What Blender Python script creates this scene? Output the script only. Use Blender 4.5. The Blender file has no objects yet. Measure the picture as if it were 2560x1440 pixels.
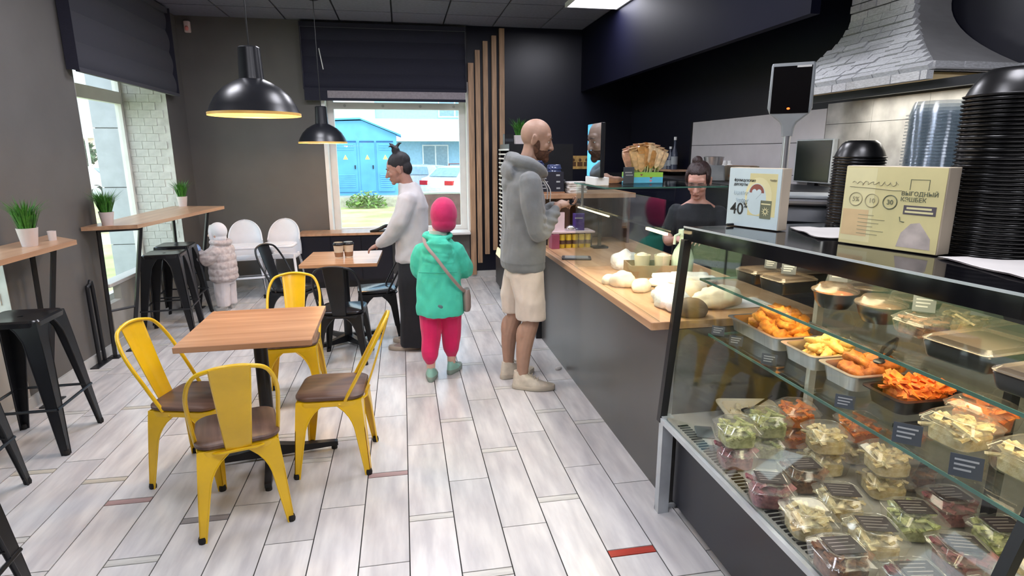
import bpy, bmesh, math, random
from math import sin, cos, pi, radians, sqrt, atan2
from mathutils import Vector, Matrix, Euler, noise
random.seed(7)
C = bpy.context.scene.collection
SC = bpy.context.scene
# ------------------------------------------------------------ camera
cam_d = bpy.data.cameras.new('camera')
cam_d.sensor_width = 36.0; cam_d.lens = 36.0 * 1465 / 2560
cam_d.clip_start = 0.05; cam_d.clip_end = 300
cam = bpy.data.objects.new('camera', cam_d); C.objects.link(cam)
_yaw, _pit, _rol = radians(10.4), radians(13.0), radians(-0.15)
_fw = Vector((sin(_yaw)*cos(_pit), cos(_yaw)*cos(_pit), -sin(_pit)))
_r0 = Vector((cos(_yaw), -sin(_yaw), 0)); _u0 = _r0.cross(_fw)
_r = cos(_rol)*_r0 + sin(_rol)*_u0; _u = -sin(_rol)*_r0 + cos(_rol)*_u0
_m = Matrix((_r, _u, -_fw)).transposed().to_4x4(); _m.translation = (0, 0, 1.6)
cam.matrix_world = _m
SC.camera = cam
# ------------------------------------------------------------ sky, exposure
W = bpy.data.worlds.new('sky'); SC.world = W; W.use_nodes = True
nt = W.node_tree; bg = nt.nodes['Background']
tc = nt.nodes.new('ShaderNodeTexCoord'); sp = nt.nodes.new('ShaderNodeSeparateXYZ'); rp = nt.nodes.new('ShaderNodeValToRGB')
nt.links.new(tc.outputs['Generated'], sp.inputs[0]); nt.links.new(sp.outputs[2], rp.inputs[0]); nt.links.new(rp.outputs[0], bg.inputs[0])
rp.color_ramp.elements[0].color = (0.90, 0.95, 1.0, 1); rp.color_ramp.elements[0].position = 0.0
rp.color_ramp.elements[1].color = (0.62, 0.80, 1.0, 1); rp.color_ramp.elements[1].position = 0.9
bg.inputs[1].default_value = 3.8
sun_d = bpy.data.lights.new('sun', 'SUN'); sun_d.energy = 1.2; sun_d.angle = radians(12); sun_d.color = (1, .95, .86)
sun = bpy.data.objects.new('sun', sun_d); C.objects.link(sun); sun.location = (6, 3, 20); sun.rotation_euler = (radians(38), radians(22), 0)
SC.view_settings.view_transform = 'Standard'
try: SC.view_settings.look = 'None'
except Exception: pass
SC.view_settings.gamma = 1.0; SC.view_settings.use_curve_mapping = False
SC.view_settings.exposure = 0.0
SC.cycles.transparent_max_bounces = 40
SC.cycles.max_bounces = 12
# room lamps (the fittings themselves are built with the ceiling further down)
PANEL_W = 17.0
PANEL_C = (0.93, 0.94, 1.0)
PANELS = [(-.94, 5.55), (.26, 5.55), (2.01, 6.05), (-1.54, 3.75), (.26, 3.75), (1.46, 3.75), (-.94, 1.35), (.26, 1.35), (1.46, 1.35), (-.34, -.75), (1.46, -.75)]
def area(name, loc, sx, sy, watts, col, rot=(0, 0, 0)):
    d = bpy.data.lights.new(name, 'AREA'); d.shape = 'RECTANGLE'; d.size = sx; d.size_y = sy; d.energy = watts; d.color = col
    o = bpy.data.objects.new(name, d); C.objects.link(o); o.location = loc; o.rotation_euler = rot
    return o
for px, py in PANELS:
    area('panel_light', (px, py, 3.055), .54, .54, PANEL_W, PANEL_C)
# ------------------------------------------------------------ materials
def lin(c):
    return tuple(((v/255)/12.92 if v/255 <= .04045 else (((v/255)+.055)/1.055)**2.4) for v in c)
MATS = {}
def pm(name, rgb, rough=.5, metal=0, var=.06, scale=8., stretch=(1,1,1), bump=0, bscale=None, emis=None, estr=0, spec=.5, rnd=0, rgb2=None, coat=0, sheen=0, trans=0, wave=False):
    """procedural surface: noise-varied colour and fine relief"""
    if name in MATS: return MATS[name]
    m = bpy.data.materials.new(name); m.use_nodes = True; MATS[name] = m
    t = m.node_tree; N = t.nodes; L = t.links; b = N['Principled BSDF']
    c = lin(rgb)
    co = N.new('ShaderNodeTexCoord'); mp = N.new('ShaderNodeMapping'); mp.inputs['Scale'].default_value = stretch
    L.new(co.outputs['Object'], mp.inputs[0])
    if rnd:
        oi = N.new('ShaderNodeObjectInfo'); mu = N.new('ShaderNodeMath'); mu.operation = 'MULTIPLY'; mu.inputs[1].default_value = 37.
        L.new(oi.outputs['Random'], mu.inputs[0]); L.new(mu.outputs[0], mp.inputs['Location'])
    nz = N.new('ShaderNodeTexWave' if wave else 'ShaderNodeTexNoise'); nz.inputs['Scale'].default_value = scale; nz.inputs['Detail'].default_value = 4
    if wave: nz.inputs['Distortion'].default_value = 3.5; nz.inputs['Detail Scale'].default_value = 1.5
    L.new(mp.outputs[0], nz.inputs['Vector'])
    r = N.new('ShaderNodeValToRGB')
    lo = lin(rgb2) if rgb2 else tuple(max(0, v*(1-var*2.2)) for v in c)
    hi = c if rgb2 else tuple(min(1, v*(1+var*1.6)) for v in c)
    r.color_ramp.elements[0].color = (*lo, 1); r.color_ramp.elements[0].position = .32
    r.color_ramp.elements[1].color = (*hi, 1); r.color_ramp.elements[1].position = .68
    L.new(nz.outputs['Fac'], r.inputs[0])
    out = r.outputs[0]
    if rnd:
        hs = N.new('ShaderNodeHueSaturation'); ma = N.new('ShaderNodeMapRange'); ma.inputs[3].default_value = 1-rnd; ma.inputs[4].default_value = 1+rnd
        L.new(oi.outputs['Random'], ma.inputs[0]); L.new(ma.outputs[0], hs.inputs['Value']); L.new(out, hs.inputs['Color']); out = hs.outputs[0]
    L.new(out, b.inputs['Base Color'])
    b.inputs['Roughness'].default_value = rough; b.inputs['Metallic'].default_value = metal
    b.inputs['Specular IOR Level'].default_value = spec
    if coat: b.inputs['Coat Weight'].default_value = coat; b.inputs['Coat Roughness'].default_value = .1
    if sheen: b.inputs['Sheen Weight'].default_value = sheen
    if trans: b.inputs['Subsurface Weight'].default_value = trans; b.inputs['Subsurface Radius'].default_value = (.02, .01, .006)
    if emis: b.inputs['Emission Color'].default_value = (*lin(emis), 1); b.inputs['Emission Strength'].default_value = estr
    if bump:
        n2 = N.new('ShaderNodeTexNoise'); n2.inputs['Scale'].default_value = bscale or scale*6; n2.inputs['Detail'].default_value = 3
        L.new(mp.outputs[0], n2.inputs['Vector'])
        bp = N.new('ShaderNodeBump'); bp.inputs['Strength'].default_value = bump; bp.inputs['Distance'].default_value = .01
        L.new(n2.outputs['Fac'], bp.inputs['Height']); L.new(bp.outputs[0], b.inputs['Normal'])
    return m
def glassy(name, tint=(1, 1, 1), refl=.06, edge=.75, rough=.02, milky=0., milk=(255, 255, 255)):
    """clear sheet: lets light straight through, mirrors more towards grazing angles"""
    if name in MATS: return MATS[name]
    m = bpy.data.materials.new(name); m.use_nodes = True; MATS[name] = m
    t = m.node_tree; N = t.nodes; L = t.links
    N.remove(N['Principled BSDF']); o = N['Material Output']
    tr = N.new('ShaderNodeBsdfTransparent'); tr.inputs[0].default_value = (*tint, 1)
    gl = N.new('ShaderNodeBsdfGlossy'); gl.inputs['Roughness'].default_value = rough
    lw = N.new('ShaderNodeLayerWeight'); lw.inputs[0].default_value = .5
    pw = N.new('ShaderNodeMath'); pw.operation = 'POWER'; pw.inputs[1].default_value = 3.2
    ma = N.new('ShaderNodeMapRange'); ma.inputs[3].default_value = refl; ma.inputs[4].default_value = edge
    L.new(lw.outputs['Facing'], pw.inputs[0]); L.new(pw.outputs[0], ma.inputs[0])
    nz = N.new('ShaderNodeTexNoise'); nz.inputs['Scale'].default_value = 3; co = N.new('ShaderNodeTexCoord'); L.new(co.outputs['Object'], nz.inputs['Vector'])
    mr = N.new('ShaderNodeMapRange'); mr.inputs[3].default_value = rough*.7; mr.inputs[4].default_value = rough*1.5
    L.new(nz.outputs['Fac'], mr.inputs[0]); L.new(mr.outputs[0], gl.inputs['Roughness'])
    mx = N.new('ShaderNodeMixShader'); L.new(ma.outputs[0], mx.inputs[0]); L.new(tr.outputs[0], mx.inputs[1]); L.new(gl.outputs[0], mx.inputs[2])
    last = mx
    if milky:
        df = N.new('ShaderNodeBsdfDiffuse'); df.inputs[0].default_value = (*lin(milk), 1)
        m2 = N.new('ShaderNodeMixShader'); m2.inputs[0].default_value = milky
        L.new(mx.outputs[0], m2.inputs[1]); L.new(df.outputs[0], m2.inputs[2]); last = m2
    L.new(last.outputs[0], o.inputs[0])
    return m
def emit(name, rgb, s):
    if name in MATS: return MATS[name]
    m = pm(name, rgb, emis=rgb, estr=s, var=.02); return m
# ------------------------------------------------------------ mesh builder
class MB:
    def __init__(s): s.v = []; s.f = []
    def add(s, vs, fs, M=None):
        n = len(s.v)
        s.v += [tuple(M @ Vector(p)) if M else tuple(p) for p in vs]
        s.f += [tuple(i+n for i in f) for f in fs]; return s
    def box(s, x0, x1, y0, y1, z0, z1, M=None):
        vs = [(x, y, z) for z in (z0, z1) for y in (y0, y1) for x in (x0, x1)]
        return s.add(vs, [(0,2,3,1), (4,5,7,6), (0,1,5,4), (2,6,7,3), (0,4,6,2), (1,3,7,5)], M)
    def rbox(s, x0, x1, y0, y1, z0, z1, r=.01, n=4, M=None, tx=0, ty=0):
        """box with rounded vertical corners and small top/bottom chamfer; tx,ty widen the top"""
        def ring(z, e, ex=0, ey=0):
            out = []; rr = max(r-e, .0005)
            for cx, cy, a0 in ((x1+ex-r, y1+ey-r, 0), (x0-ex+r, y1+ey-r, pi/2), (x0-ex+r, y0-ey+r, pi), (x1+ex-r, y0-ey+r, 1.5*pi)):
                for k in range(n+1):
                    a = a0+pi/2*k/n; out.append((cx+rr*cos(a), cy+rr*sin(a), z))
            return out
        c = min(r*.35, (z1-z0)*.3)
        rings = [ring(z0, c), ring(z0+c, 0), ring(z1-c, 0, tx, ty), ring(z1, c, tx, ty)]
        return s.rings(rings, M)
    def rings(s, rings, M=None, caps=(True, True), closed=True):
        n = len(rings[0]); vs = [p for r in rings for p in r]; fs = []
        for i in range(len(rings)-1):
            for k in range(n if closed else n-1):
                fs.append((i*n+k, i*n+(k+1) % n, (i+1)*n+(k+1) % n, (i+1)*n+k))
        if caps[0]: fs.append(tuple(range(n))[::-1])
        if caps[1]: fs.append(tuple((len(rings)-1)*n+k for k in range(n)))
        return s.add(vs, fs, M)
    def prism(s, poly, z0, z1, M=None):
        return s.rings([[(x, y, z0) for x, y in poly], [(x, y, z1) for x, y in poly]], M)
    def lathe(s, prof, n=20, M=None, caps=(True, True)):
        return s.rings([[(r*cos(2*pi*k/n), r*sin(2*pi*k/n), z) for k in range(n)] for r, z in prof], M, caps)
    def tube(s, pts, rad, n=8, M=None, ry=None, dome=False, smoothpts=0, up=None):
        pts = [Vector(p) for p in pts]
        rads = list(rad) if hasattr(rad, '__len__') else [rad]*len(pts)
        if smoothpts: pts, rads = crom(pts, rads, smoothpts)
        rings = []
        prev = None
        for i, p in enumerate(pts):
            a = pts[max(i-1, 0)]; b = pts[min(i+1, len(pts)-1)]
            t = (b-a).normalized()
            if prev is None:
                ref = Vector(up) if up else (Vector((0, 0, 1)) if abs(t.z) < .9 else Vector((0, 1, 0)))
                x = t.cross(ref).normalized()
            else:
                x = (prev - t*prev.dot(t)).normalized()
            prev = x; y = x.cross(t)
            k2 = ry if ry else 1.
            rings.append((p, t, x, y, rads[i], k2))
        out = []
        def rg(p, x, y, r, k2): return [tuple(p+x*(r*cos(2*pi*k/n))+y*(r*k2*sin(2*pi*k/n))) for k in range(n)]
        if dome:
            p, t, x, y, r, k2 = rings[0]
            for q in (.15, .5, .8): out.append(rg(p-t*r*.9*sqrt(1-q*q), x, y, r*q, k2))
        for p, t, x, y, r, k2 in rings: out.append(rg(p, x, y, r, k2))
        if dome:
            p, t, x, y, r, k2 = rings[-1]
            for q in (.8, .5, .15): out.append(rg(p+t*r*.9*sqrt(1-q*q), x, y, r*q, k2))
        return s.rings(out, M)
    def ell(s, c, r, rot=(0, 0, 0), n=14, m=9, M=None):
        R = Euler(rot).to_matrix(); c = Vector(c); out = []
        for i in range(m+1):
            a = -pi/2+pi*min(max(i/m, .01), .99)
            out.append([tuple(c+R @ Vector((r[0]*cos(a)*cos(2*pi*k/n), r[1]*cos(a)*sin(2*pi*k/n), r[2]*sin(a)))) for k in range(n)])
        return s.rings(out, M)
    def loft(s, rings, n=20, M=None):
        """rings: (cx, cy, z, rx, ry[, exponent])"""
        out = []
        for g in rings:
            cx, cy, z, rx, ry = g[:5]; e = g[5] if len(g) > 5 else 2.4
            out.append([(cx+rx*math.copysign(abs(cos(a))**(2/e), cos(a)), cy+ry*math.copysign(abs(sin(a))**(2/e), sin(a)), z) for a in [2*pi*k/n for k in range(n)]])
        return s.rings(out, M)
    def mesh(s, name, smooth=False):
        me = bpy.data.meshes.new(name); me.from_pydata(s.v, [], s.f); me.validate(); me.update()
        bm = bmesh.new(); bm.from_mesh(me); bmesh.ops.recalc_face_normals(bm, faces=bm.faces); bm.to_mesh(me); bm.free()
        if smooth: shade(me, smooth)
        return me
    def build(s, name, mat, parent=None, smooth=False, loc=None):
        return obj(name, s.mesh(name, smooth), mat, parent, loc)
def shade(me, ang=True):
    for p in me.polygons: p.use_smooth = True
    a = radians(35) if ang is True else radians(ang)
    if a < 3:
        bm = bmesh.new(); bm.from_mesh(me)
        for e in bm.edges:
            if len(e.link_faces) == 2 and e.calc_face_angle(0) > a: e.smooth = False
        bm.to_mesh(me); bm.free()
def crom(pts, rads, k):
    P = [pts[0]*2-pts[1]]+pts+[pts[-1]*2-pts[-2]]; R = [rads[0]]+rads+[rads[-1]]
    op, orr = [], []
    for i in range(1, len(P)-2):
        for j in range(k):
            t = j/k; a, b, c, d = P[i-1], P[i], P[i+1], P[i+2]
            op.append(.5*((2*b)+(c-a)*t+(2*a-5*b+4*c-d)*t*t+(3*b-a-3*c+d)*t**3)); orr.append(R[i]+(R[i+1]-R[i])*t)
    op.append(pts[-1]); orr.append(rads[-1]); return op, orr
def obj(name, me, mat, parent=None, loc=None, rot=None):
    o = bpy.data.objects.new(name, me); C.objects.link(o)
    if mat is not None:
        if len(me.materials) == 0: me.materials.append(mat)
        elif me.materials[0] != mat:
            o.material_slots[0].link = 'OBJECT'; o.material_slots[0].material = mat
    if parent: o.parent = parent
    if loc: o.location = loc
    if rot: o.rotation_euler = rot
    return o
def tag(o, label, cat, group=None):
    o['label'] = label; o['category'] = cat
    if group: o['group'] = group
    return o
def thing(name, label, cat, loc=(0, 0, 0), rz=0, group=None):
    o = bpy.data.objects.new(name, None); C.objects.link(o); o.empty_display_size = .1
    o.location = loc; o.rotation_euler = (0, 0, rz); return tag(o, label, cat, group)
def struct(o): o['kind'] = 'structure'; return o
def stuff(o): o['kind'] = 'stuff'; return o
def dup(root, loc, rz=None, label=None, group=None):
    def cp(o, par):
        c = o.copy(); C.objects.link(c)
        if par: c.parent = par
        for ch in list(o.children): cp(ch, c)
        return c
    r = cp(root, None); r.location = loc
    if rz is not None: r.rotation_euler = (0, 0, rz)
    if label: r['label'] = label
    if group: r['group'] = group
    return r
def text(body, size, mat, parent, M, name='lettering', align='LEFT', shear=0, bold=0, extr=.0004):
    d = bpy.data.curves.new(name, 'FONT'); d.body = body; d.size = size; d.align_x = align; d.shear = shear; d.offset = bold; d.extrude = extr; d.resolution_u = 3
    o = bpy.data.objects.new(name, d); C.objects.link(o); bpy.context.view_layer.update()
    me = bpy.data.meshes.new_from_object(o.evaluated_get(bpy.context.evaluated_depsgraph_get())); bpy.data.objects.remove(o); me.materials.clear()
    o = obj(name, me, mat, parent); o.matrix_local = M; return o
def vertM(loc, rz=0, tilt=0):
    """text standing upright facing -y, turned by rz"""
    return Matrix.Translation(loc) @ Matrix.Rotation(rz, 4, 'Z') @ Matrix.Rotation(pi/2+tilt, 4, 'X')
def blob(mb, name, voxel=.006, smooth=4, dec=0, fold=None):
    me0 = mb.mesh('tmp'); o = bpy.data.objects.new('tmp', me0); C.objects.link(o)
    md = o.modifiers.new('r', 'REMESH'); md.mode = 'VOXEL'; md.voxel_size = voxel; md.use_smooth_shade = True
    if smooth: ms = o.modifiers.new('s', 'SMOOTH'); ms.factor = .5; ms.iterations = smooth
    if dec: mdd = o.modifiers.new('d', 'DECIMATE'); mdd.ratio = dec
    bpy.context.view_layer.update()
    dg = bpy.context.evaluated_depsgraph_get()
    me = bpy.data.meshes.new_from_object(o.evaluated_get(dg)); me.name = name
    bpy.data.objects.remove(o); bpy.data.meshes.remove(me0)
    for p in me.polygons: p.use_smooth = True
    if fold:
        nrm = [v.normal.copy() for v in me.vertices]
        for v, n in zip(me.vertices, nrm): v.co += n*fold(v.co)
        me.update()
    return me
def folds(amp, sc=(12, 12, 5), seed=0):
    def f(p):
        q = Vector((p.x*sc[0]+seed, p.y*sc[1], p.z*sc[2]))
        return amp*(1.2*noise.noise(q)+.6*noise.noise(q*2.3))
    return f
# ------------------------------------------------------------ palette
M_tile = pm('floor_tile_glaze', (222, 220, 218), .25, var=.13, scale=3.2, stretch=(5, .9, 1), rnd=.06, rgb2=(190, 188, 190), bump=.05, bscale=12)
M_tileS = [pm('strip_glaze_%d' % i, c, .3, var=.1, scale=6, stretch=(1, 6, 1)) for i, c in enumerate([(206, 205, 200), (172, 60, 48), (176, 148, 146), (140, 136, 138), (196, 190, 176)])]
M_grout = pm('grout', (44, 43, 43), .9, var=.1)
M_wall = pm('grey_wall_paint', (100, 97, 94), .75, var=.03, scale=3, bump=.05, bscale=150)
M_wallR = pm('sill_wall_plaster', (176, 172, 164), .8, var=.04, scale=3, bump=.05, bscale=120)
M_black = pm('black_wall_paint', (12, 14, 30), .35, var=.05, scale=2, bump=.03, bscale=90)
M_soffit = pm('navy_gloss_board', (9, 10, 28), .6, var=.05, scale=2, spec=.12)
M_ceil = pm('ceiling_tile_grey', (112, 112, 126), .85, var=.05, scale=30, bump=.1, bscale=200)
M_grid = pm('ceiling_grid_metal', (40, 40, 48), .5, metal=.3)
M_white = pm('white_paint', (232, 232, 230), .5, var=.02)
M_pvc = pm('white_window_plastic', (226, 224, 220), .35, var=.02)
M_base = pm('baseboard_white', (190, 190, 188), .5, var=.03)
M_brickp = pm('whitewashed_masonry', (206, 206, 202), .85, var=.09, scale=7, bump=.2, bscale=25)
M_blind = pm('navy_blind_fabric', (34, 34, 50), .9, var=.1, scale=60, stretch=(1, 1, 8), bump=.1, sheen=.2)
M_blindL = pm('daylit_blind_fabric', (150, 142, 148), .9, var=.06, scale=50, bump=.05)
M_slat = pm('slat_oak', (176, 142, 112), .55, var=.12, scale=5, stretch=(14, 14, .8))
M_glass = glassy('window_glass', (.97, 1, .99), .03, .5)
M_led = emit('panel_diffuser', (240, 235, 255), 6.0)
M_cable = pm('black_cable', (15, 15, 16), .5)
M_bm = pm('black_metal', (24, 25, 30), .38, var=.1, scale=12, metal=.1)
M_oak = pm('table_oak', (204, 158, 120), .27, var=.1, scale=2.4, stretch=(.5, 7, 7), rgb2=(172, 126, 92))
M_oakL = pm('counter_oak', (204, 164, 128), .4, var=.1, scale=2.4, stretch=(7, .5, 7), rgb2=(176, 134, 98))
M_bar = pm('bar_oak', (190, 154, 124), .3, var=.1, scale=2.4, stretch=(7, .5, 7), rgb2=(164, 126, 98))
# ------------------------------------------------------------ floor
fb = MB(); fb.box(-2.9, 3.05, -3.2, 7.6, -.12, -.004); floor = struct(fb.build('floor', M_grout))
TW, TL, SL, G = .2, .665, .042, .0050
def tile_me(nm, L):
    m = MB(); m.box(0, TW-G, 0, L-G, -.02, 0); return m.mesh(nm)
me_t = tile_me('tile', TL); me_s = tile_me('tile_strip', SL)
BASE = {0: 2.355, 1: 1.945, 2: 2.904, 3: 2.391, 4: 1.966, 5: 1.773, -1: 2.758, -2: 1.82, -3: 2.972, -4: 1.92, -5: 2.525, -6: 2.28, -7: 2.741, -8: 2.964, -9: 3.884, -10: 3.115, -11: 2.5, -12: 3.3, 6: 2.6}
COLR = {(4, 1): 1, (-1, 0): 2, (-7, 0): 2, (-5, 0): 3, (-8, 0): 4, (-9, 0): 4, (-10, 0): 4}
far = MB(); P = 2*TL+SL
for k in range(-12, 15):
    x = -.034+.2*k
    b0 = BASE.get(k, 2.0+((k*.47) % 1.3)); 
    if k == 4: b0 = 1.966-P
    n0 = math.floor((-3.1-b0)/P)
    for n in range(n0, 8):
        ys = b0+n*P
        for y, L, me, st in ((ys, SL, me_s, 1), (ys+SL, TL, me_t, 0), (ys+SL+TL, TL, me_t, 0)):
            y1 = min(y+L, 7.598); y0 = max(y, -3.2)
            if y1-y0 < .02: continue
            whole = abs((y1-y0)-L) < 1e-6
            if y1 < 1.05 or k > 6 or not whole:
                far.box(x, x+TW-G, y0, y1-G, -.02, 0)
            else:
                mt = M_tile
                if st: mt = M_tileS[COLR.get((k, n), 0)]
                o = obj('tile_strip' if st else 'tile', me, mt, floor, (x, y, 0))
stuff(far.build('edge_tiles', M_tile, floor))
# ------------------------------------------------------------ walls
H = 3.1
def wall_y(name, y0, y1, holes, x0, x1, mat):
    """wall with rectangular openings (x0,x1,z0,z1)"""
    m = MB(); xs = x0
    for a, b, c, d in holes:
        m.box(xs, a, y0, y1, 0, H); m.box(a, b, y0, y1, 0, c); m.box(a, b, y0, y1, d, H); xs = b
    m.box(xs, x1, y0, y1, 0, H); return struct(m.build(name, mat))
def wall_x(name, x0, x1, holes, y0, y1, mat):
    m = MB(); ys = y0
    for a, b, c, d in holes:
        m.box(x0, x1, ys, a, 0, H); m.box(x0, x1, a, b, 0, c); m.box(x0, x1, a, b, d, H); ys = b
    m.box(x0, x1, ys, y1, 0, H); return struct(m.build(name, mat))
wall_y('wall_back', 7.6, 8.0, [(-.885, .835, .6, 2.45)], -2.9, .835, M_wall)
bw = MB(); bw.box(.835, 3.2, 7.6, 8.0, 0, H); wb = struct(bw.build('wall_back_kitchen', M_black))
W1 = (5.21, 7.04, .2, 2.45); W0 = (2.3, 4.02, .2, 2.45)
wall_x('wall_left', -2.9, -2.42, [W0, W1], -3.2, 7.6, M_wall)
wr = MB(); wr.box(3.0, 3.2, -3.2, 7.6, 0, H); struct(wr.build('wall_right', M_black))
wf = MB(); wf.box(-2.9, 3.2, -3.4, -3.2, 0, H); struct(wf.build('wall_front', M_wall))
# lighter plaster apron under the left windows, masonry reveals
for W_ in (W0, W1):
    a = MB(); a.box(-2.47, -2.412, W_[0]+.2, W_[1], .0, .525); a.box(-2.47, -2.412, W_[0], W_[0]+.2, 0, .39); struct(a.build('trim_apron', M_wallR))
ceil = MB(); ceil.box(-2.9, 3.2, -3.4, 8.0, H+.015, H+.12); ceil = struct(ceil.build('ceiling', M_grid))
ct = MB(); ct.box(0, .582, 0, .582, 0, .014); me_ct = ct.mesh('ceiling_tile')
pan = [(round(px-.3, 2), round(py-.3, 2)) for px, py in PANELS]
XS = [-2.44+.6*i for i in range(8)]; YS = [-2.55+.6*j for j in range(17)]
ctj = MB()
for x in XS:
    for y in YS:
        if any(abs(x-a) < .05 and abs(y-b) < .05 for a, b in pan): continue
        x1 = min(x+.6, 2.30); y1 = min(y+.6, 7.6)
        if x1-x < .1: continue
        if x1-x > .59 and y1-y > .59 and y > 1.6: obj('ceiling_tile', me_ct, M_ceil, ceil, (x+.009, y+.009, H))
        else: ctj.box(x+.009, x1-.009, y+.009, y1-.004, H, H+.014)
stuff(ctj.build('cut_tiles', M_ceil, ceil))
for i, (px, py) in enumerate(PANELS):
    hw = .285
    t = thing('ceiling_light', ('square ceiling light panel %s' % ['left of the far pendant lamp', 'above the aisle near the back window', '', 'above the near oak table', 'above the aisle beside the man', 'above the oak counter', 'above the viewer on the left', 'above the viewer in the aisle', 'above the food case', 'behind the viewer on the left', 'behind the viewer above the food case'][i]) if i != 2 else 'bright square ceiling light panel in view at the black bulkhead', 'light', (px, py, 3.06), 0, 'ceiling light panels')
    m = MB(); 
    for a in ((-hw, hw, -hw, -hw+.02), (-hw, hw, hw-.02, hw), (-hw, -hw+.02, -hw+.02, hw-.02), (hw-.02, hw, -hw+.02, hw-.02)): m.box(*a, -.002, .05)
    m.build('frame', M_white, t); MB().box(-hw+.02, hw-.02, -hw+.02, hw-.02, .002, .02).build('diffuser', M_led, t)
# navy bulkhead over the kitchen edge
sb = MB(); sb.box(2.30, 2.36, 3.2, 7.6, 2.36, 3.1); struct(sb.build('wall_bulkhead', M_soffit))
kc = MB(); kc.box(2.36, 3.0, -3.2, 7.6, 2.94, 3.1); struct(kc.build('ceiling_kitchen', M_black))
for nm, bx in (('baseboard_left', (-2.42, -2.4, -3.2, 7.6)), ('baseboard_back', (-2.4, 2.9, 7.575, 7.6))):
    struct(MB().box(*bx, 0, .075).build(nm, M_base))
# ------------------------------------------------------------ window 1, 0 (left wall) and 2 (back wall)
def left_window(n, Wn):
    y0, y1, z0, z1 = Wn
    w = thing('window_%d' % n, '', 'window'); struct(w)
    del w['label']; del w['category']
    m = MB()
    m.box(-2.9, -2.42, y1-.004, y1+.001, z0, z1); m.box(-2.9, -2.42, y0-.001, y0+.004, z0, z1)
    m.box(-2.9, -2.42, y0, y1, z1-.004, z1+.001); m.build('reveal', M_brickp, w)
    bk = MB().box(0, .118, 0, .006, 0, .076).mesh('reveal_brick')
    for i in range(28):
        for j in range(5):
            xx = -2.9+.05*(i % 2)+j*.122-.05
            if xx < -2.9 or xx+.118 > -2.42: continue
            obj('reveal_brick', bk, M_brickp, w, (xx, y1-.010+random.uniform(-.002, .001), z0+.01+i*.08))
    f = MB(); X0, X1 = -2.9, -2.84
    ya, yb = y0+.06, y1-.06; f.box(X0, X1, ya, yb, z0+.005, z0+.07); f.box(X0, X1, ya, yb, 2.1, 2.22); f.box(X0, X1, y0+.005, ya, z0+.005, z1-.005); f.box(X0, X1, yb, y1-.012, z0+.005, z1-.005); f.box(X0, X1, ya, yb, z1-.06, z1-.005)
    f.build('window_frame', M_pvc, w)
    MB().box(-2.875, -2.868, y0+.05, y1-.05, z0+.05, z1-.05).build('pane', M_glass, w)
    MB().rbox(-2.52, -2.395, y0+.003, y1-.003, .525, .555, .01).build('window_sill', M_pvc, w)
    return w
left_window(1, W1); left_window(3, W0)
w2 = thing('window_2', '', 'window'); struct(w2); del w2['label']; del w2['category']
x0, x1, z0, z1 = -.885, .835, .6, 2.45
m = MB(); m.box(x0-.03, x0+.012, 7.585, 7.9, z0, z1); m.box(x1-.012, x1+.03, 7.585, 7.9, z0, z1); m.box(x0, x1, 7.61, 7.9, z1-.02, z1+.001); m.build('reveal', M_white, w2)
m = MB(); Y0, Y1 = 7.78, 7.85
xa, xb = x0+.09, x1-.09; m.box(xa, xb, Y0, Y1, z0+.012, z0+.06); m.box(xa, xb, Y0, Y1, 2.13, 2.21); m.box(x0+.013, xa, Y0, Y1, z0+.012, z1-.021); m.box(xb, x1-.013, Y0, Y1, z0+.012, z1-.021); m.box(xa, xb, Y0, Y1, z1-.06, z1-.021); m.build('window_frame', M_pvc, w2)
for xx in (-.66, -.2, .26, .68): MB().lathe([(.018, 0), (.018, .006)], 12, Matrix.Translation((xx, 7.78, 2.17)) @ Matrix.Rotation(pi/2, 4, 'X')).build('frame_plug', M_base, w2)
MB().box(x0+.05, x1-.05, 7.81, 7.818, z0+.04, z1-.04).build('pane', M_glass, w2)
MB().rbox(x0, x1, 7.44, 7.8, z0-.02, z0+.01, .012).build('window_sill', M_pvc, w2)
# ------------------------------------------------------------ roman blinds
def blind(label, L, W_, top, drops, lip, M, extra=None):
    t = thing('roman_blind', label, 'blind', (0, 0, 0)); t.matrix_world = M
    m = MB(); prof = []
    n = 24
    for i in range(n+1):
        z = top-(top-drops)*i/n
        prof.append((-.02-.022*abs(sin(pi*4*i/n))-.035*(i/n), z))
    vs = []
    for d, z in prof: vs += [(0, d, z), (W_, d, z)]
    for d, z in prof[::-1]: vs += [(0, d+.012, z), (W_, d+.012, z)]
    k = len(vs)//2; fs = [(2*i, 2*i+1, 2*i+3, 2*i+2) for i in range(k-1)]+[(2*k-2, 2*k-1, 1, 0)]
    m.add(vs, fs); m.build('fabric', M_blind, t, smooth=30)
    MB().box(-.01, W_+.01, -.07, -.005, top-.05, top).build('headrail', M_blind, t)
    MB().box(0, W_, -.09, -.06, drops-.012, drops+.02).build('bottom_bar', M_blind, t)
    MB().box(-.006, 0, -.09, -.004, drops, top).build('side_edge', M_blind, t); MB().box(W_, W_+.006, -.09, -.004, drops, top).build('side_edge', M_blind, t)
    return t
b1 = blind('navy roman blind over the tall left window by the bar table', 0, 2.05, 3.08, 2.21, 0, Matrix.Translation((-2.415, 5.12, 0)) @ Matrix.Rotation(pi/2, 4, 'Z'))
b3 = blind('navy roman blind over the nearer left window', 0, 1.9, 3.08, 2.21, 0, Matrix.Translation((-2.415, 2.2, 0)) @ Matrix.Rotation(pi/2, 4, 'Z'))
b2 = blind('navy roman blind pulled up over the back window, daylight showing pale along its bottom fold', 0, 1.9, 3.07, 2.33, 0, Matrix.Translation((-1.085, 7.595, 0)))
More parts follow.
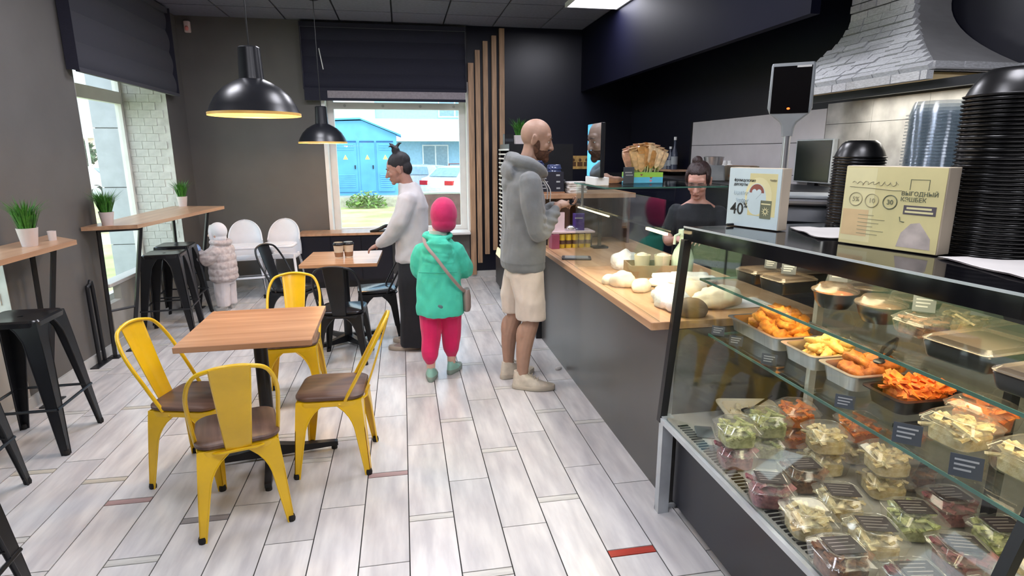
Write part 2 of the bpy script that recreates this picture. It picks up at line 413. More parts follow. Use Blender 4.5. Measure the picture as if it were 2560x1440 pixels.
MB().box(.26, 1.89, -.088, -.074, 2.235, 2.345).build('daylit_strip', M_blindL, b2); MB().box(0, 1.89, -.092, -.072, 2.205, 2.235).build('hem', M_blind, b2); MB().box(0, .26, -.088, -.074, 2.235, 2.345).build('dark_end', M_blind, b2)  # daylight through the thin bottom fold is painted as paler cloth
MB().tube([(.2, -.1, 2.78), (.235, -.11, 2.55)], .006, 6).build('pull_cord', M_white, b2)
# ------------------------------------------------------------ oak slats on the black wall piece
for i, (xa, xb, zb, zt) in enumerate([(.845, .915, .03, 2.67), (.935, .995, .187, 2.82), (1.033, 1.092, .3, 2.925), (1.14, 1.2, .35, 2.99), (1.235, 1.3, .27, 3.075)]):
    o = MB().rbox(xa, xb, 7.55, 7.598, zb, zt, .004, 2).build('wood_slat', M_slat, wb)
# small fittings
t = thing('motion_sensor', 'small pale motion sensor high up in the left back corner', 'sensor', (-2.29, 7.6, 2.98))
MB().rbox(-.034, .034, -.055, 0, -.06, .06, .02).build('housing', pm('sensor_plastic', (225, 200, 192), .4), t)
MB().ell((0, -.055, -.02), (.022, .012, .026)).build('lens', pm('sensor_lens', (240, 150, 140), .3), t, smooth=True)
t = thing('wall_notice', 'small gold notice on the black back wall beside the display screen', 'sign', (2.30, 7.595, 1.474))
MB().box(-.15, .15, -.008, 0, -.085, .085).build('plate', pm('gold_print', (196, 158, 92), .5, var=.2, scale=12), t)
mk = MB()
for k in range(3):
    mk.box(-.12+.09*k, -.05+.09*k, -.011, -.008, -.05, .005); mk.ell((-.085+.09*k, -.009, .03), (.02, .003, .022), n=8, m=5)
mk.build('brown_marks', pm('brown_ink', (92, 62, 36), .6), t)
# ------------------------------------------------------------ tolix style chairs and stools
M_yel = pm('yellow_enamel', (236, 190, 20), .3, var=.05, scale=5, coat=.3)
M_seat = pm('dark_walnut_seat', (112, 84, 70), .42, var=.12, scale=3, stretch=(9, .8, 1), rgb2=(80, 58, 48))
M_rub = pm('black_rubber', (22, 20, 20), .7)
M_blkseat = pm('black_seat_gloss', (30, 30, 34), .22, var=.1, scale=10, metal=.1)
def sheet_leg(sx, sy, a, b, zt, wtop, wbot, arch, grow=.012):
    """folded sheet leg: two wings that widen into the arch under the seat"""
    m = MB(); n = 14; th = .004
    for ax in (0, 1):
        out = []; inn = []
        for i in range(n+1):
            t = i/n; z = zt*(1-t)
            e = a+(b-a)*t**.9
            q = max(0, 1-t/arch)
            w = wbot+(wtop-wbot)*(1-sqrt(max(0, 1-q*q)))*1.0 + (grow*(1-t))
            w = min(w, a)
            if ax == 0: out.append((sx*e, sy*e, z)); inn.append((sx*(e-w), sy*(e-.004*q), z))
            else: out.append((sx*e, sy*e, z)); inn.append((sx*(e-.004*q), sy*(e-w), z))
        nrm = Vector((0, -sy*th, 0)) if ax == 0 else Vector((-sx*th, 0, 0))
        rings = []
        for o_, i_ in zip(out, inn):
            o_ = Vector(o_); i_ = Vector(i_)
            rings.append([tuple(o_), tuple(i_), tuple(i_+nrm), tuple(o_+nrm)])
        m.rings(rings)
        # rolled edge bead
        m.tube([Vector(p)+nrm*.5 for p in inn], .0045, 6)
    return m
def rounded(a, r, n=6, dy0=0):
    pts = []
    for cx, cy, a0 in ((a-r, a-r, 0), (-a+r, a-r, pi/2), (-a+r, -a+r, pi), (a-r, -a+r, 1.5*pi)):
        for k in range(n+1): pts.append((cx+r*cos(a0+pi/2*k/n), cy+r*sin(a0+pi/2*k/n)))
    return pts
def make_chair(name, label, paint, seatm, group, seat_wood=True):
    t = thing(name, label, 'chair', group=group)
    zt = .425; a = .168; b = .2
    for sx, sy in ((1, 1), (-1, 1), (1, -1), (-1, -1)):
        l = sheet_leg(sx, sy, a, b, zt, a, .026, .40, .042).build('leg', paint, t, smooth=30)
        MB().lathe([(.017, 0), (.019, .012), (.015, .03)], 10, Matrix.Translation((sx*(b-.012), sy*(b-.012), 0))).build('rubber_foot', M_rub, l)
    m = MB(); m.rings([[(x, y, z) for x, y in rounded(q, .05)] for q, z in ((a+.002, zt-.03), (a+.004, zt-.004), (a-.01, zt+.004))]); m.build('seat_pan', paint, t, smooth=30)
    s = MB(); s.rings([[(x, y*1.0, z) for x, y in rounded(q, .07)] for q, z in ((.172, zt+.004), (.178, zt+.01), (.178, zt+.022), (.172, zt+.028))]); s.build('seat', seatm, t, smooth=40)
    # hoop back: tube from the sides of the seat up and over
    zs = zt+.01; W_ = .172
    pts = [(-W_, -.085, zs-.01), (-W_-.006, -.155, zs+.12), (-W_-.006, -.24, zs+.275), (-W_+.03, -.292, zs+.375), (-W_+.1, -.31, zs+.405), (0, -.316, zs+.413)]
    pts = pts+[(-x, y, z) for x, y, z in pts[-2::-1]]
    MB().tube(pts, .0095, 8, smoothpts=5).build('back_hoop', paint, t, smooth=60)
    sp_ = MB(); rg = []
    for i in range(11):
        q = i/10; w = .055+.028*q; z = zs-.02+.43*q; y = -.168-.145*q**.9
        c = .012
        rg.append([(-w, y-.0, z), (-w*.93, y-c*.8, z), (0, y-c, z), (w*.93, y-c*.8, z), (w, y, z), (w*.9, y-c*.5+.002, z), (0, y-c+.004, z), (-w*.9, y-c*.5+.002, z)])
    sp_.rings(rg).build('back_splat', paint, t, smooth=40)
    MB().tube([(-.172, -.05, zt-.02), (-.1, -.174, zt-.016), (0, -.182, zt-.014), (.1, -.174, zt-.016), (.172, -.05, zt-.02)], .006, 6, smoothpts=3).build('rear_rail', paint, t, smooth=60)
    return t
S_ = .94
yc = make_chair('cafe_chair', 'yellow metal chair with its back to the viewer, in front of the near oak table', M_yel, M_seat, 'yellow chairs round the near table')
yc.scale = (S_,)*3
def put(c, x, y, faceang):  # faceang: world direction the sitter looks, radians from +x
    c.location = (x, y, 0); c.rotation_euler = (0, 0, faceang-pi/2)
put(yc, -.772, 2.585, radians(106))
c2 = dup(yc, (0, 0, 0), label='yellow metal chair at the left side of the near oak table, turned towards it'); put(c2, -1.055, 2.99, radians(-14))
c3 = dup(yc, (0, 0, 0), label='yellow metal chair at the right side of the near oak table, seen from its side'); put(c3, -.40, 2.985, radians(177))
c4 = dup(yc, (0, 0, 0), label='yellow metal chair behind the near oak table, facing the viewer'); put(c4, -.755, 3.87, radians(-88))
bc = make_chair('cafe_chair', 'black metal chair left of the far oak table, beside the white highchairs', M_bm, M_blkseat, 'black chairs round the far table')
bc.scale = (S_,)*3
put(bc, -1.0, 5.45, radians(-25))
d2 = dup(bc, (0, 0, 0), label='black metal chair right of the far oak table, next to the woman in white'); put(d2, -.27, 5.27, radians(185))
d3 = dup(bc, (0, 0, 0), label='black metal chair in front of the far oak table, back to the viewer'); put(d3, -.5, 4.62, radians(85))
# ------------------------------------------------------------ pedestal tables
def pedestal(label, x, y, w, d, rz, frot, group):
    t = thing('cafe_table', label, 'table', (x, y, 0), rz, group)
    m = MB(); m.rbox(-w/2, w/2, -d/2, d/2, .722, .75, .006, 2); m.build('tabletop', M_oak, t)
    MB().lathe([(.034, .05), (.034, .70)], 16).build('column', M_bm, t, smooth=30)
    MB().box(-.17, .17, -.02, .02, .7, .722).box(-.02, .02, -.17, .17, .7, .7219).build('top_spider', M_bm, t)
    for k in range(4):
        a = frot+k*pi/2; R = Matrix.Rotation(a, 4, 'Z')
        f = MB().rings([[(r, -w_, z0), (r, w_, z0), (r, w_, z1), (r, -w_, z1)] for r, w_, z0, z1 in ((.02, .024, .02, .085), (.16, .02, .022, .06), (.33, .016, .022, .048), (.345, .016, .022, .044))], R).build('base_arm', M_bm, t)
        MB().lathe([(.016, 0), (.016, .024)], 10, R @ Matrix.Translation((.325, 0, 0))).build('levelling_foot', M_rub, f)
    return t
pedestal('near square oak table with yellow chairs around it', -.757, 3.06, .60, .64, radians(1), radians(8), 'oak pedestal tables')
pedestal('far square oak table holding two stacked paper cups', -.515, 5.02, .6, .64, radians(-2), radians(40), 'oak pedestal tables')
# cups on the far table
M_cup = pm('paper_cup_cream', (226, 214, 194), .6); M_lid = pm('black_cup_lid', (24, 22, 22), .35); M_slv = pm('kraft_sleeve', (150, 112, 84), .8)
cup = thing('paper_cup', 'cream paper cup with black lid, left one of the pair on the far table', 'cup', (-.545, 4.985, .75), 0, 'paper cups on the far table')
MB().lathe([(.03, 0), (.031, .004), (.042, .11), (.0435, .113)], 20).build('cup_body', M_cup, cup, smooth=30)
MB().lathe([(.045, .108), (.046, .118), (.041, .124), (.038, .132), (.005, .13)], 20).build('lid', M_lid, cup, smooth=30)
MB().lathe([(.0325, .012), (.0372, .05)], 20, caps=(False, False)).build('sleeve', M_slv, cup, smooth=30)
dup(cup, (-.468, 5.01, .75), 0, 'cream paper cup with black lid, right one of the pair on the far table')
# ------------------------------------------------------------ bar tables along the left windows
def bar_table(label, poly, legs, z=1.06):
    t = thing('bar_table', label, 'table', (0, 0, 0), 0, 'window bar tables')
    MB().prism(poly, z-.03, z).build('tabletop', M_bar, t)
    for (xa, ya), (xb, yb) in legs:
        for (x0, y0), (x1, y1) in (((xa, ya), (xa-.20, ya+.04)), ((xb, yb), (xb-.01, yb-.03))):
            l = MB().tube([(x0, y0, z-.03), (x1, y1, .008)], .017, 4).build('leg', M_bm, t)
            MB().box(x1-.045, x1+.045, y1-.045, y1+.045, 0, .008).build('foot_plate', M_bm, l)
        MB().tube([(xa-.127, ya+.025, .38), (xb-.006, yb-.019, .38)], .010, 6).build('crossbar', M_bm, t)
        MB().tube([(xa, ya, z-.04), (xb, yb, z-.04)], .014, 4).build('top_bar', M_bm, t)
    return t
bar_table('high oak bar table along the far left window', [(-2.405, 4.93), (-2.05, 5.02), (-1.86, 6.66), (-2.405, 6.78)], [((-2.07, 5.12), (-2.33, 5.02)), ((-1.98, 6.5), (-2.33, 6.55))])
bar_table('high oak bar table by the near left window, cut off by the picture edge', [(-2.405, 2.2), (-2.085, 2.2), (-2.085, 4.2), (-2.405, 4.5)], [((-2.12, 4.0), (-2.33, 4.16)), ((-2.12, 2.3), (-2.33, 2.3))])
rl = thing('hairpin_frame', 'dark tubular frame leaning at the wall under the near end of the far bar table', 'frame', (-2.36, 4.86, 0))
MB().tube([(-.02, -.03, .0), (-.022, -.03, .56), (-.022, -.02, .61), (-.022, .01, .63), (-.02, .04, .6), (-.02, .05, .0)], .014, 8, smoothpts=4).build('tube', M_bm, rl, smooth=60)
MB().box(-.055, .02, -.14, .1, 0, .008).build('foot_plate', M_bm, rl)
# ------------------------------------------------------------ bar stools
def make_stool(label):
    t = thing('bar_stool', label, 'stool', group='black metal bar stools')
    zt = .74; a = .145; b = .215
    for sx, sy in ((1, 1), (-1, 1), (1, -1), (-1, -1)):
        l = sheet_leg(sx, sy, a, b, zt, a*.98, .030, .16, .062).build('leg', M_bm, t, smooth=30)
        MB().lathe([(.016, 0), (.018, .012), (.014, .03)], 10, Matrix.Translation((sx*(b-.012), sy*(b-.012), 0))).build('rubber_foot', M_rub, l)
    m = MB(); m.rings([[(x, y, z) for x, y in rounded(q, .035)] for q, z in ((a+.003, zt-.03), (a+.006, zt-.004), (a-.004, zt+.006), (a-.03, zt+.002), (.02, zt+.0), (.019, zt-.012))]); m.build('seat', M_blkseat, t, smooth=40)
    z = .26; e = .193
    for p, q in (((-e, -e), (e, -e)), ((e, -e), (e, e)), ((e, e), (-e, e)), ((-e, e), (-e, -e))):
        MB().tube([(p[0], p[1], z), (q[0], q[1], z)], .008, 6).build('footrest', M_bm, t)
    return t
st = make_stool('black bar stool at the left edge, pushed under the near bar table'); st.location = (-2.075, 3.50, 0); st.rotation_euler = (0, 0, radians(2))
dup(st, (-2.085, 2.80, 0), radians(5), 'black bar stool cut off by the left picture edge, second from the bottom')
dup(st, (-1.545, 1.86, 0), radians(3), 'black bar stool whose leg fills the bottom left picture corner')
dup(st, (-2.11, 5.62, 0), radians(6), 'black bar stool under the far bar table, the one nearer the viewer')
dup(st, (-2.19, 6.12, 0), radians(3), 'black bar stool under the far bar table, behind the toddler')
# ------------------------------------------------------------ grass pots
M_grass = pm('plastic_grass', (70, 140, 40), .6, var=.3, scale=30, rgb2=(28, 78, 18)); M_pot = pm('white_pot', (214, 204, 204), .45, var=.03)
def pot(label, x, y, z, s=1., sq=False):
    t = thing('potted_grass', label, 'plant', (x, y, z), 0, 'pots of plastic grass')
    if sq: MB().rbox(-.045*s, .045*s, -.045*s, .045*s, 0, .09*s, .006, 2, tx=.006, ty=.006).build('pot', M_pot, t)
    else: MB().lathe([(.034*s, 0), (.035*s, .003), (.048*s, .094*s), (.049*s, .098*s), (.044*s, .098*s), (.042*s, .088*s), (.002, .088*s)], 20).build('pot', M_pot, t, smooth=30)
    m = MB(); rd = random.Random(int(x*100+y*10))
    for i in range(190):
        a = rd.uniform(0, 2*pi); r0 = .036*s*sqrt(rd.random()); l = rd.uniform(.11, .2)*s; sp_ = rd.uniform(.2, .85)*l*(.45+r0/.036/s*.5); w = .003*s
        d = Vector((cos(a), sin(a), 0)); n = Vector((-sin(a), cos(a), 0)); p0 = d*r0+Vector((0, 0, .085*s)); p1 = p0+d*sp_*.35+Vector((0, 0, l*.6)); p2 = p0+d*sp_+Vector((0, 0, l*rd.uniform(.75, 1)))
        m.add([p0-n*w, p0+n*w, p1+n*w*.8, p1-n*w*.8, p2], [(0, 1, 2, 3), (3, 2, 4)])
    stuff(m.build('grass_blades', M_grass, t)); return t
pot('grass pot on the near bar table at the left picture edge', -2.22, 3.96, 1.06, 1.12)
pot('grass pot on the near end of the far bar table, in front of the window', -2.26, 5.03, 1.06, 1.05)
pot('grass pot behind another one on the near end of the far bar table', -2.33, 5.17, 1.06, .98)
pot('grass pot at the far end of the far bar table', -2.28, 6.72, 1.06, 1.05)
t = thing('small_cup', 'small pale cup at the wall end of the near bar table', 'cup', (-2.22, 4.2, 1.06)); MB().lathe([(.02, 0), (.021, .003), (.024, .06), (.022, .06), (.019, .006), (.002, .006)], 16).build('cup_body', M_pot, t, smooth=30)
# ------------------------------------------------------------ highchairs
M_hc = pm('white_plastic', (236, 238, 244), .35, var=.015); M_chrome = pm('silver_tube', (196, 198, 202), .25, metal=.85)
hc = thing('highchair', 'white plastic highchair with silver legs, the left one by the back wall', 'highchair', (-1.775, 7.0, 0), 0, 'white highchairs')
def make_hc(t):
    m = MB(); rg = []
    # shell seat: tall rounded back, open front with leg opening
    for i in range(21):
        q = 1-(1-i/20)**1.7; z = .44+.42*q
        w = .165+.02*sin(pi*min(q*1.4, 1)) if q < .55 else (.172*sqrt(max(.0, 1-((q-.55)/.4502)**2))+.006)
        fr = .15*(1-q*1.6) if q < .45 else .04+.26*(q-.45)
        bk = .16+.045*q
        arc = []
        for k in range(13):
            a = pi*k/12; arc.append((-w*cos(a), fr+(bk-fr)*sin(a)**.8 if 0 < k < 12 else fr, z))
        inn = [(x*.93, y-.012 if 0 < i2 < 12 else y, z) for i2, (x, y, z) in enumerate(arc)]
        rg.append(arc+inn[::-1])
    m.rings(rg); m.build('seat_shell', M_hc, t, smooth=50)
    MB().rbox(-.16, .16, -.12, .15, .43, .455, .05, 5).build('seat_base', M_hc, t)
    b = MB(); b.rbox(-.185, .185, -.34, -.02, .585, .612, .08, 6); b.build('tray', M_hc, t, smooth=30)
    MB().rbox(-.16, .16, -.31, -.06, .612, .62, .06, 6).build('tray_rim', M_hc, t, smooth=30)
    for sx in (-1, 1):
        for sy in (-1, 1):
            l = MB().tube([(sx*.14, sy*.11+.01, .44), (sx*.185, sy*.22+.01, .015)], .014, 8).build('leg', M_chrome, t, smooth=60)
            MB().lathe([(.017, 0), (.017, .04)], 10, Matrix.Translation((sx*.187, sy*.224+.01, 0))).build('leg_cap', M_rub, l)
            MB().tube([(sx*.135, sy*.105+.01, .47), (sx*.162, sy*.163+.01, .26)], .0155, 8).build('white_sleeve', M_hc, l)
    MB().rbox(-.175, .175, -.19, -.155, .232, .25, .006, 2).build('footrest', M_hc, t)
    MB().tube([(-.17, .19, .2), (.17, .19, .2)], .009, 6).build('rear_bar', M_chrome, t)
make_hc(hc); hc.rotation_euler = (0, 0, radians(10))
dup(hc, (-1.385, 7.06, 0), radians(-4), 'white plastic highchair with silver legs, the right one by the back wall')
# ------------------------------------------------------------ pendant lamps
M_shade = pm('black_lamp_shade', (28, 29, 34), .32, var=.08, scale=4); M_gold = pm('gold_shade_lining', (250, 196, 110), .45, metal=.0)
M_bulb = emit('warm_bulb', (255, 214, 150), 30)
def pendant(label, x, y, z, R, hgt):
    t = thing('pendant_lamp', label, 'lamp', (x, y, z), 0, 'black pendant lamps')
    prof = [(R, 0), (R*.985, .02*R), (R*.93, .16*R), (R*.80, .38*R), (R*.62, .56*R), (R*.42, .68*R), (R*.27, .75*R)]
    MB().lathe(prof, 40, caps=(False, False)).build('shade', M_shade, t, smooth=60)
    MB().lathe([(R*1.006, -.012), (R*1.006, .012*R)], 40, caps=(False, False)).build('rim', M_gold, t, smooth=60)
    MB().lathe([(r*.985-.001, h-.003) for r, h in prof], 40, caps=(False, False)).build('lining', M_gold, t, smooth=60)
    MB().lathe([(R*.272, .735*R), (R*.265, .78*R), (R*.235, hgt*.98), (R*.2, hgt), (.004, hgt)], 28).build('socket_cap', M_shade, t, smooth=40)
    MB().ell((0, 0, .3*R), (.04, .04, .055)).build('bulb', M_bulb, t, smooth=True)
    MB().tube([(0, 0, hgt), (0, 0, 3.1-z)], .004, 6).build('cord', M_cable, t)
    MB().lathe([(.05, 3.1-z-.03), (.05, 3.1-z)], 16).build('ceiling_rose', M_shade, t)
    d = bpy.data.lights.new('bulb_light', 'POINT'); d.energy = 26; d.color = (1, .72, .38); d.shadow_soft_size = .05
    o = bpy.data.objects.new('bulb_light', d); C.objects.link(o); o.parent = t; o.location = (0, 0, .12*R)
    return t
pendant('large black dome pendant lamp glowing warm, nearer the viewer', -.791, 3.6, 1.815, .242, .35)
pendant('smaller looking black dome pendant lamp in front of the back window', -.79, 6.5, 1.712, .242, .355)
# ------------------------------------------------------------ console under the back window
t = thing('low_console', 'black low cabinet with oak top under the back window', 'cabinet', (-.36, 7.35, 0))
MB().box(-.87, .2, -.12, .22, .08, .64).build('body', M_black, t); MB().rbox(-.89, .22, -.14, .23, .64, .668, .005, 2).build('top', M_bar, t)
MB().box(-.85, .18, -.09, .22, 0, .08).build('plinth', M_bm, t)
for k in range(3): MB().box(-.865+.355*k, -.515+.355*k-.006, -.132, -.12, .1, .625).build('door', M_black, t)
t = thing('black_tray', 'black crumpled tray on the console top by the window', 'tray', (-.27, 7.33, .668))
MB().rbox(-.13, .13, -.09, .09, 0, .012, .02, 4).build('tray_base', M_lid, t)
MB().tube([(-.14, -.09, .012), (-.05, -.1, .03), (.05, -.06, .07), (.13, -.02, .055), (.16, .05, .03)], [.012, .02, .022, .02, .01], 8, smoothpts=3).build('folded_rim', M_lid, t, smooth=60)
MB().rbox(-.06, .05, -.03, .05, .012, .03, .01).build('napkin', M_hc, t)
# ------------------------------------------------------------ counter with oak top
M_panel = pm('counter_front_grey', (84, 82, 80), .3, var=.05, scale=2)
M_cbase = pm('case_base_navy', (26, 27, 38), .35, var=.05, scale=3)
M_steel = pm('brushed_steel', (200, 200, 204), .3, metal=.9, var=.05, scale=3, stretch=(1, 30, 1))
M_alu = pm('silver_trim', (196, 202, 206), .35, metal=.4)
M_deck = pm('pale_case_deck', (176, 172, 166), .3, metal=.2, var=.04)
M_cglass = glassy('case_glass', (.95, .975, .96), .035, .42)
M_gedge = pm('green_glass_edge', (70, 110, 98), .15, var=.1)
M_top = pm('black_gloss_top', (16, 16, 20), .08, var=.05, spec=.6)
M_ledw = emit('warm_led', (255, 226, 170), 5.0)
t = thing('oak_counter', 'grey-fronted serving counter with oak worktop beside the glass food case', 'counter', (1.1, 3.55, 0))
MB().box(.05, .75, -1.27, 1.29, 0, .845).build('front_panel', M_panel, t)
MB().rbox(-.07, .78, -1.27, 1.36, .848, .884, .006, 2).build('worktop', M_oakL, t)
MB().box(-.03, -.026, -1.26, 1.35, .8835, .8846).build('worktop_groove', M_seat, t)
MB().box(.0, .05, 1.27, 1.30, 0, .845).build('end_post', M_bm, t)
# sneeze guard
g = thing('sneeze_guard', 'clear glass guard on the oak counter with a lit strip along its edge', 'glass screen', (1.06, 2.9, .885))
MB().box(0, .006, -.62, .66, 0, .525).build('front_pane', M_cglass, g)
MB().box(.006, .66, .652, .658, 0, .525).build('end_pane', M_cglass, g)
MB().box(0, .70, .1, .70, .526, .534).build('top_shelf', M_cglass, g)
MB().box(.0, .70, .0985, .1, .526, .534).box(-.0015, 0, .1, .7, .526, .534).build('shelf_edge', M_gedge, g)
MB().box(.008, .035, -.62, .65, .388, .396).build('light_shelf', M_cglass, g)
MB().box(.008, .022, -.62, -.42, .376, .387).box(.008, .016, .08, .64, .380, .387).build('led_strip', M_ledw, g)
MB().lathe([(.008, 0), (.008, .14)], 10, Matrix.Translation((.03, .62, .39))).build('support', M_steel, g)
area('guard_led', (1.12, 2.9, 1.26), .04, 1.1, 7, (1, .84, .58))
# ------------------------------------------------------------ refrigerated display case
k = thing('display_case', 'long glass food display case with black top and lit shelves, in the right foreground', 'display case', (0, 0, 0))
YE = -.6
MB().box(1.15, 1.95, YE, 2.22, .05, .44).build('base', M_cbase, k)
MB().box(1.2, 1.9, YE, 2.18, 0, .05).build('plinth', M_bm, k)
MB().box(1.075, 1.125, 2.205, 2.245, 0, .47).box(1.075, 1.3, 2.24, 2.246, .0, .02).build('leg', M_alu, k)
MB().box(1.07, 1.092, YE, 2.24, .44, .462).build('front_sill', M_alu, k)
MB().box(1.092, 1.8, YE, 2.24, .448, .466).build('deck', M_deck, k)
v = MB()
for i in range(60): v.box(1.105, 1.15, 2.12-.02*i, 2.13-.02*i, .466, .469)
stuff(v.build('vent_slots', M_bm, k))
MB().box(1.8, 1.83, YE, 2.24, .44, 1.25).build('back_panel', pm('case_back_white', (150, 148, 142), .25, metal=.2), k)
def q(fx0, fx1, y0, y1): return fx0, fx1, y0, y1
# top: slab whose front edge runs slightly back towards the viewer
topf = [(1.138, 2.25), (1.30, 1.0), (1.40, YE), (1.97, YE), (1.97, 2.25)]
MB().prism(topf, 1.245, 1.3).build('top', M_top, k)
MB().prism([(1.136, 2.252), (1.298, 1.0), (1.398, YE), (1.401, YE), (1.301, 1.0), (1.14, 2.252)], 1.296, 1.303).build('top_edge_trim', M_alu, k)
fg = MB(); th = Vector((.006, 0, 0))
rows = [((1.085, y, .462), (1.145+(2.25-y)*.128, y, 1.247)) for y in (2.24, YE)]
vs = []
for a, b in rows: vs += [Vector(a), Vector(b), Vector(b)+th, Vector(a)+th]
fg.add(vs, [(0, 1, 5, 4), (3, 2, 6, 7), (0, 1, 2, 3), (4, 5, 6, 7), (0, 4, 7, 3), (1, 5, 6, 2)]).build('front_glass', M_cglass, k)
MB().box(1.10, 1.8, 2.234, 2.24, .462, 1.245).build('end_glass', M_cglass, k)
pb = MB()
for y, s_ in ((2.24, .016), (.84, .012)):
    tx = 1.145+(2.25-y)*.128
    pb2 = MB().rings([[(x+a, y+b, z) for a, b in ((-s_, -s_), (s_, -s_), (s_, s_), (-s_, s_))] for x, z in ((1.083, .44), (tx, 1.247))]); pb2.build('corner_post', M_bm, k)
for nm, z, ys in (('upper_shelf', 1.09, 2.2), ('lower_shelf', .88, 2.1)):
    s = MB().box(1.2, 1.74, YE, ys, z-.008, z).build(nm, M_cglass, k)
    MB().box(1.1975, 1.2, YE, ys, z-.0085, z+.0005).box(1.1975, 1.74, ys, ys+.002, z-.0085, z+.0005).build('edge', M_gedge, s)
MB().box(1.30, 1.34, YE, 2.15, 1.236, 1.245).build('lamp_channel', M_bm, k)
for y in (2.08, 1.27, .3):
    MB().box(1.66, 1.69, y-.012, y+.012, .466, 1.08).build('shelf_post', M_pvc if y > 2 else M_bm, k)
    MB().box(1.3, 1.7, y-.006, y+.006, .86, .871).build('shelf_arm', M_bm, k)
area('case_led', (1.36, 1.0, 1.235), .05, 2.3, 8.5, (1, .80, .52))
area('case_led_low', (1.45, 1.0, .865), .05, 2.0, 3.5, (1, .88, .7))
area('case_led_mid', (1.40, 1.0, 1.075), .05, 2.0, 4.5, (1, .78, .48))
# ------------------------------------------------------------ price tags
M_tag = pm('slate_price_tag', (74, 80, 88), .4, var=.05); M_ink = pm('chalk_print', (160, 164, 168), .6)
def price(x, y, z, rz, label, w=.05, h=.042, lean=.25):
    t = thing('price_tag', label, 'price tag', (x, y, z), rz, 'slate price tags in the food case')
    R = Matrix.Rotation(-lean, 4, 'X')
    MB().box(-w/2, w/2, -.001, .001, .004, h, R).build('card', M_tag, t)
    m = MB()
    for i in range(3): m.box(-w*.36, w*(.36-.1*i), -.0016, -.001, h*(.74-.2*i), h*(.82-.2*i), R)
    m.build('print', M_ink, t); MB().box(-w*.3, w*.3, -.012, .012, 0, .004).build('clip', M_cglass, t)
RZ = radians(-42)
for i, (x, y, z, lb) in enumerate([
    (1.215, 2.06, .88, 'slate price tag at the far left end of the lower glass shelf'), (1.215, 1.93, .88, 'slate price tag, second from the far end of the lower glass shelf'),
    (1.215, 1.72, .88, 'slate price tag in front of the steel trays of fried food'), (1.215, 1.36, .88, 'slate price tag in front of the black tray of orange salad'),
    (1.215, 1.145, .88, 'dark price tag on the lower shelf in front of a clear tub'), (1.215, .985, .88, 'dark price tag on the lower shelf at the right picture edge')]):
    price(x, y, z, RZ, lb, .062 if i > 3 else .05, .055 if i > 3 else .042)
# ------------------------------------------------------------ containers
M_pet = glassy('clear_plastic', (.97, .97, .96), .05, .5, .08, milky=.05, milk=(235, 232, 226))
M_blkp = pm('black_plastic', (13, 13, 14), .3, var=.05)
M_stick = pm('dark_sticker', (58, 50, 52), .5); M_stickp = pm('sticker_print', (150, 142, 138), .6)
def food_mat(n, a, b, sc=60, r=.55): return pm(n, a, r, var=.2, scale=sc, rgb2=b, bump=.3, trans=.15)
F_gold = food_mat('golden_crumb', (240, 160, 48), (196, 108, 22)); F_brown = food_mat('brown_crumb', (206, 118, 42), (150, 74, 22)); F_pale = food_mat('pale_batter', (246, 206, 124), (226, 172, 84))
F_salad = [food_mat('salad_green', (204, 206, 150), (140, 148, 88)), food_mat('salad_beet', (168, 104, 106), (116, 66, 78)), food_mat('salad_cream', (236, 222, 184), (200, 174, 120)), food_mat('salad_orange', (238, 150, 70), (206, 96, 36)), food_mat('salad_brown', (150, 104, 70), (90, 56, 36))]
def lump_me(nm, w, d, h, seed, n=46, sz=.02):
    rd = random.Random(seed); m = MB()
    m.loft([(0, 0, 0, w*.92, d*.92, 4), (0, 0, h*.5, w*.95, d*.95, 4), (0, 0, h*.8, w*.8, d*.8, 3), (0, 0, h*.86, w*.2, d*.2)], 16)
    for i in range(n):
        x = rd.uniform(-w, w)*.84; y = rd.uniform(-d, d)*.84; z = h*rd.uniform(.55, .95); l = sz*rd.uniform(.6, 1.5)
        R = Matrix.Translation((x, y, z)) @ Euler((rd.uniform(-.7, .7), rd.uniform(-.7, .7), rd.uniform(0, 6.28))).to_matrix().to_4x4()
        m.box(-l, l, -l*rd.uniform(.2, .5), l*.35, -.003, .004, R)
    return m.mesh(nm)
SAL = [lump_me('salad', .052, .052, .062, i) for i in range(3)]
def tub_parts(t, w, d, h, sm, sticker, lump, oval=False):
    MB().rbox(-w*.86, w*.86, -d*.86, d*.86, 0, h*.72, .02, 4, tx=w*.1, ty=d*.1).build('tub', M_pet, t, smooth=40)
    l = MB(); l.rings([rr for rr in [[(x, y, z) for x, y in rrect(a, b, r)] for a, b, r, z in ((w, d, .025, h*.70), (w*1.02, d*1.02, .025, h*.74), (w*.97, d*.97, .022, h*.76), (w*.8, d*.8, .03, h*.97), (w*.74, d*.74, .03, h), (w*.66, d*.66, .03, h*.985))]])
    lo = l.build('lid', M_pet, t, smooth=40)
    MB().tube([(x, y, h*.995) for x, y in rrect(w*.72, d*.72, .035)+[rrect(w*.72, d*.72, .035)[0]]], .0018, 5).build('lid_rim', M_pet, lo)
    f = obj('salad', lump, sm, t); f.location = (0, 0, .003); f.scale = (w/.062, d/.062, h*.9/.075); stuff(f)
    if sticker:
        s = MB().box(-w*.62, w*.62, -d*.5, d*.5, h*.99, h*.997).build('sticker', M_stick, t)
        p = MB()
        for i in range(4): p.box(-w*.5, w*(.45-.15*(i % 2)), d*(.32-.2*i), d*(.36-.2*i), h*.997, h*.9975)
        p.build('print', M_stickp, s)
def rrect(a, b, r, n=5):
    r = min(r, a*.9, b*.9); out = []
    for cx, cy, a0 in ((a-r, b-r, 0), (-a+r, b-r, pi/2), (-a+r, -b+r, pi), (a-r, -b+r, 1.5*pi)):
        for kk in range(n+1): out.append((cx+r*cos(a0+pi/2*kk/n), cy+r*sin(a0+pi/2*kk/n)))
    return out
TUB = {}
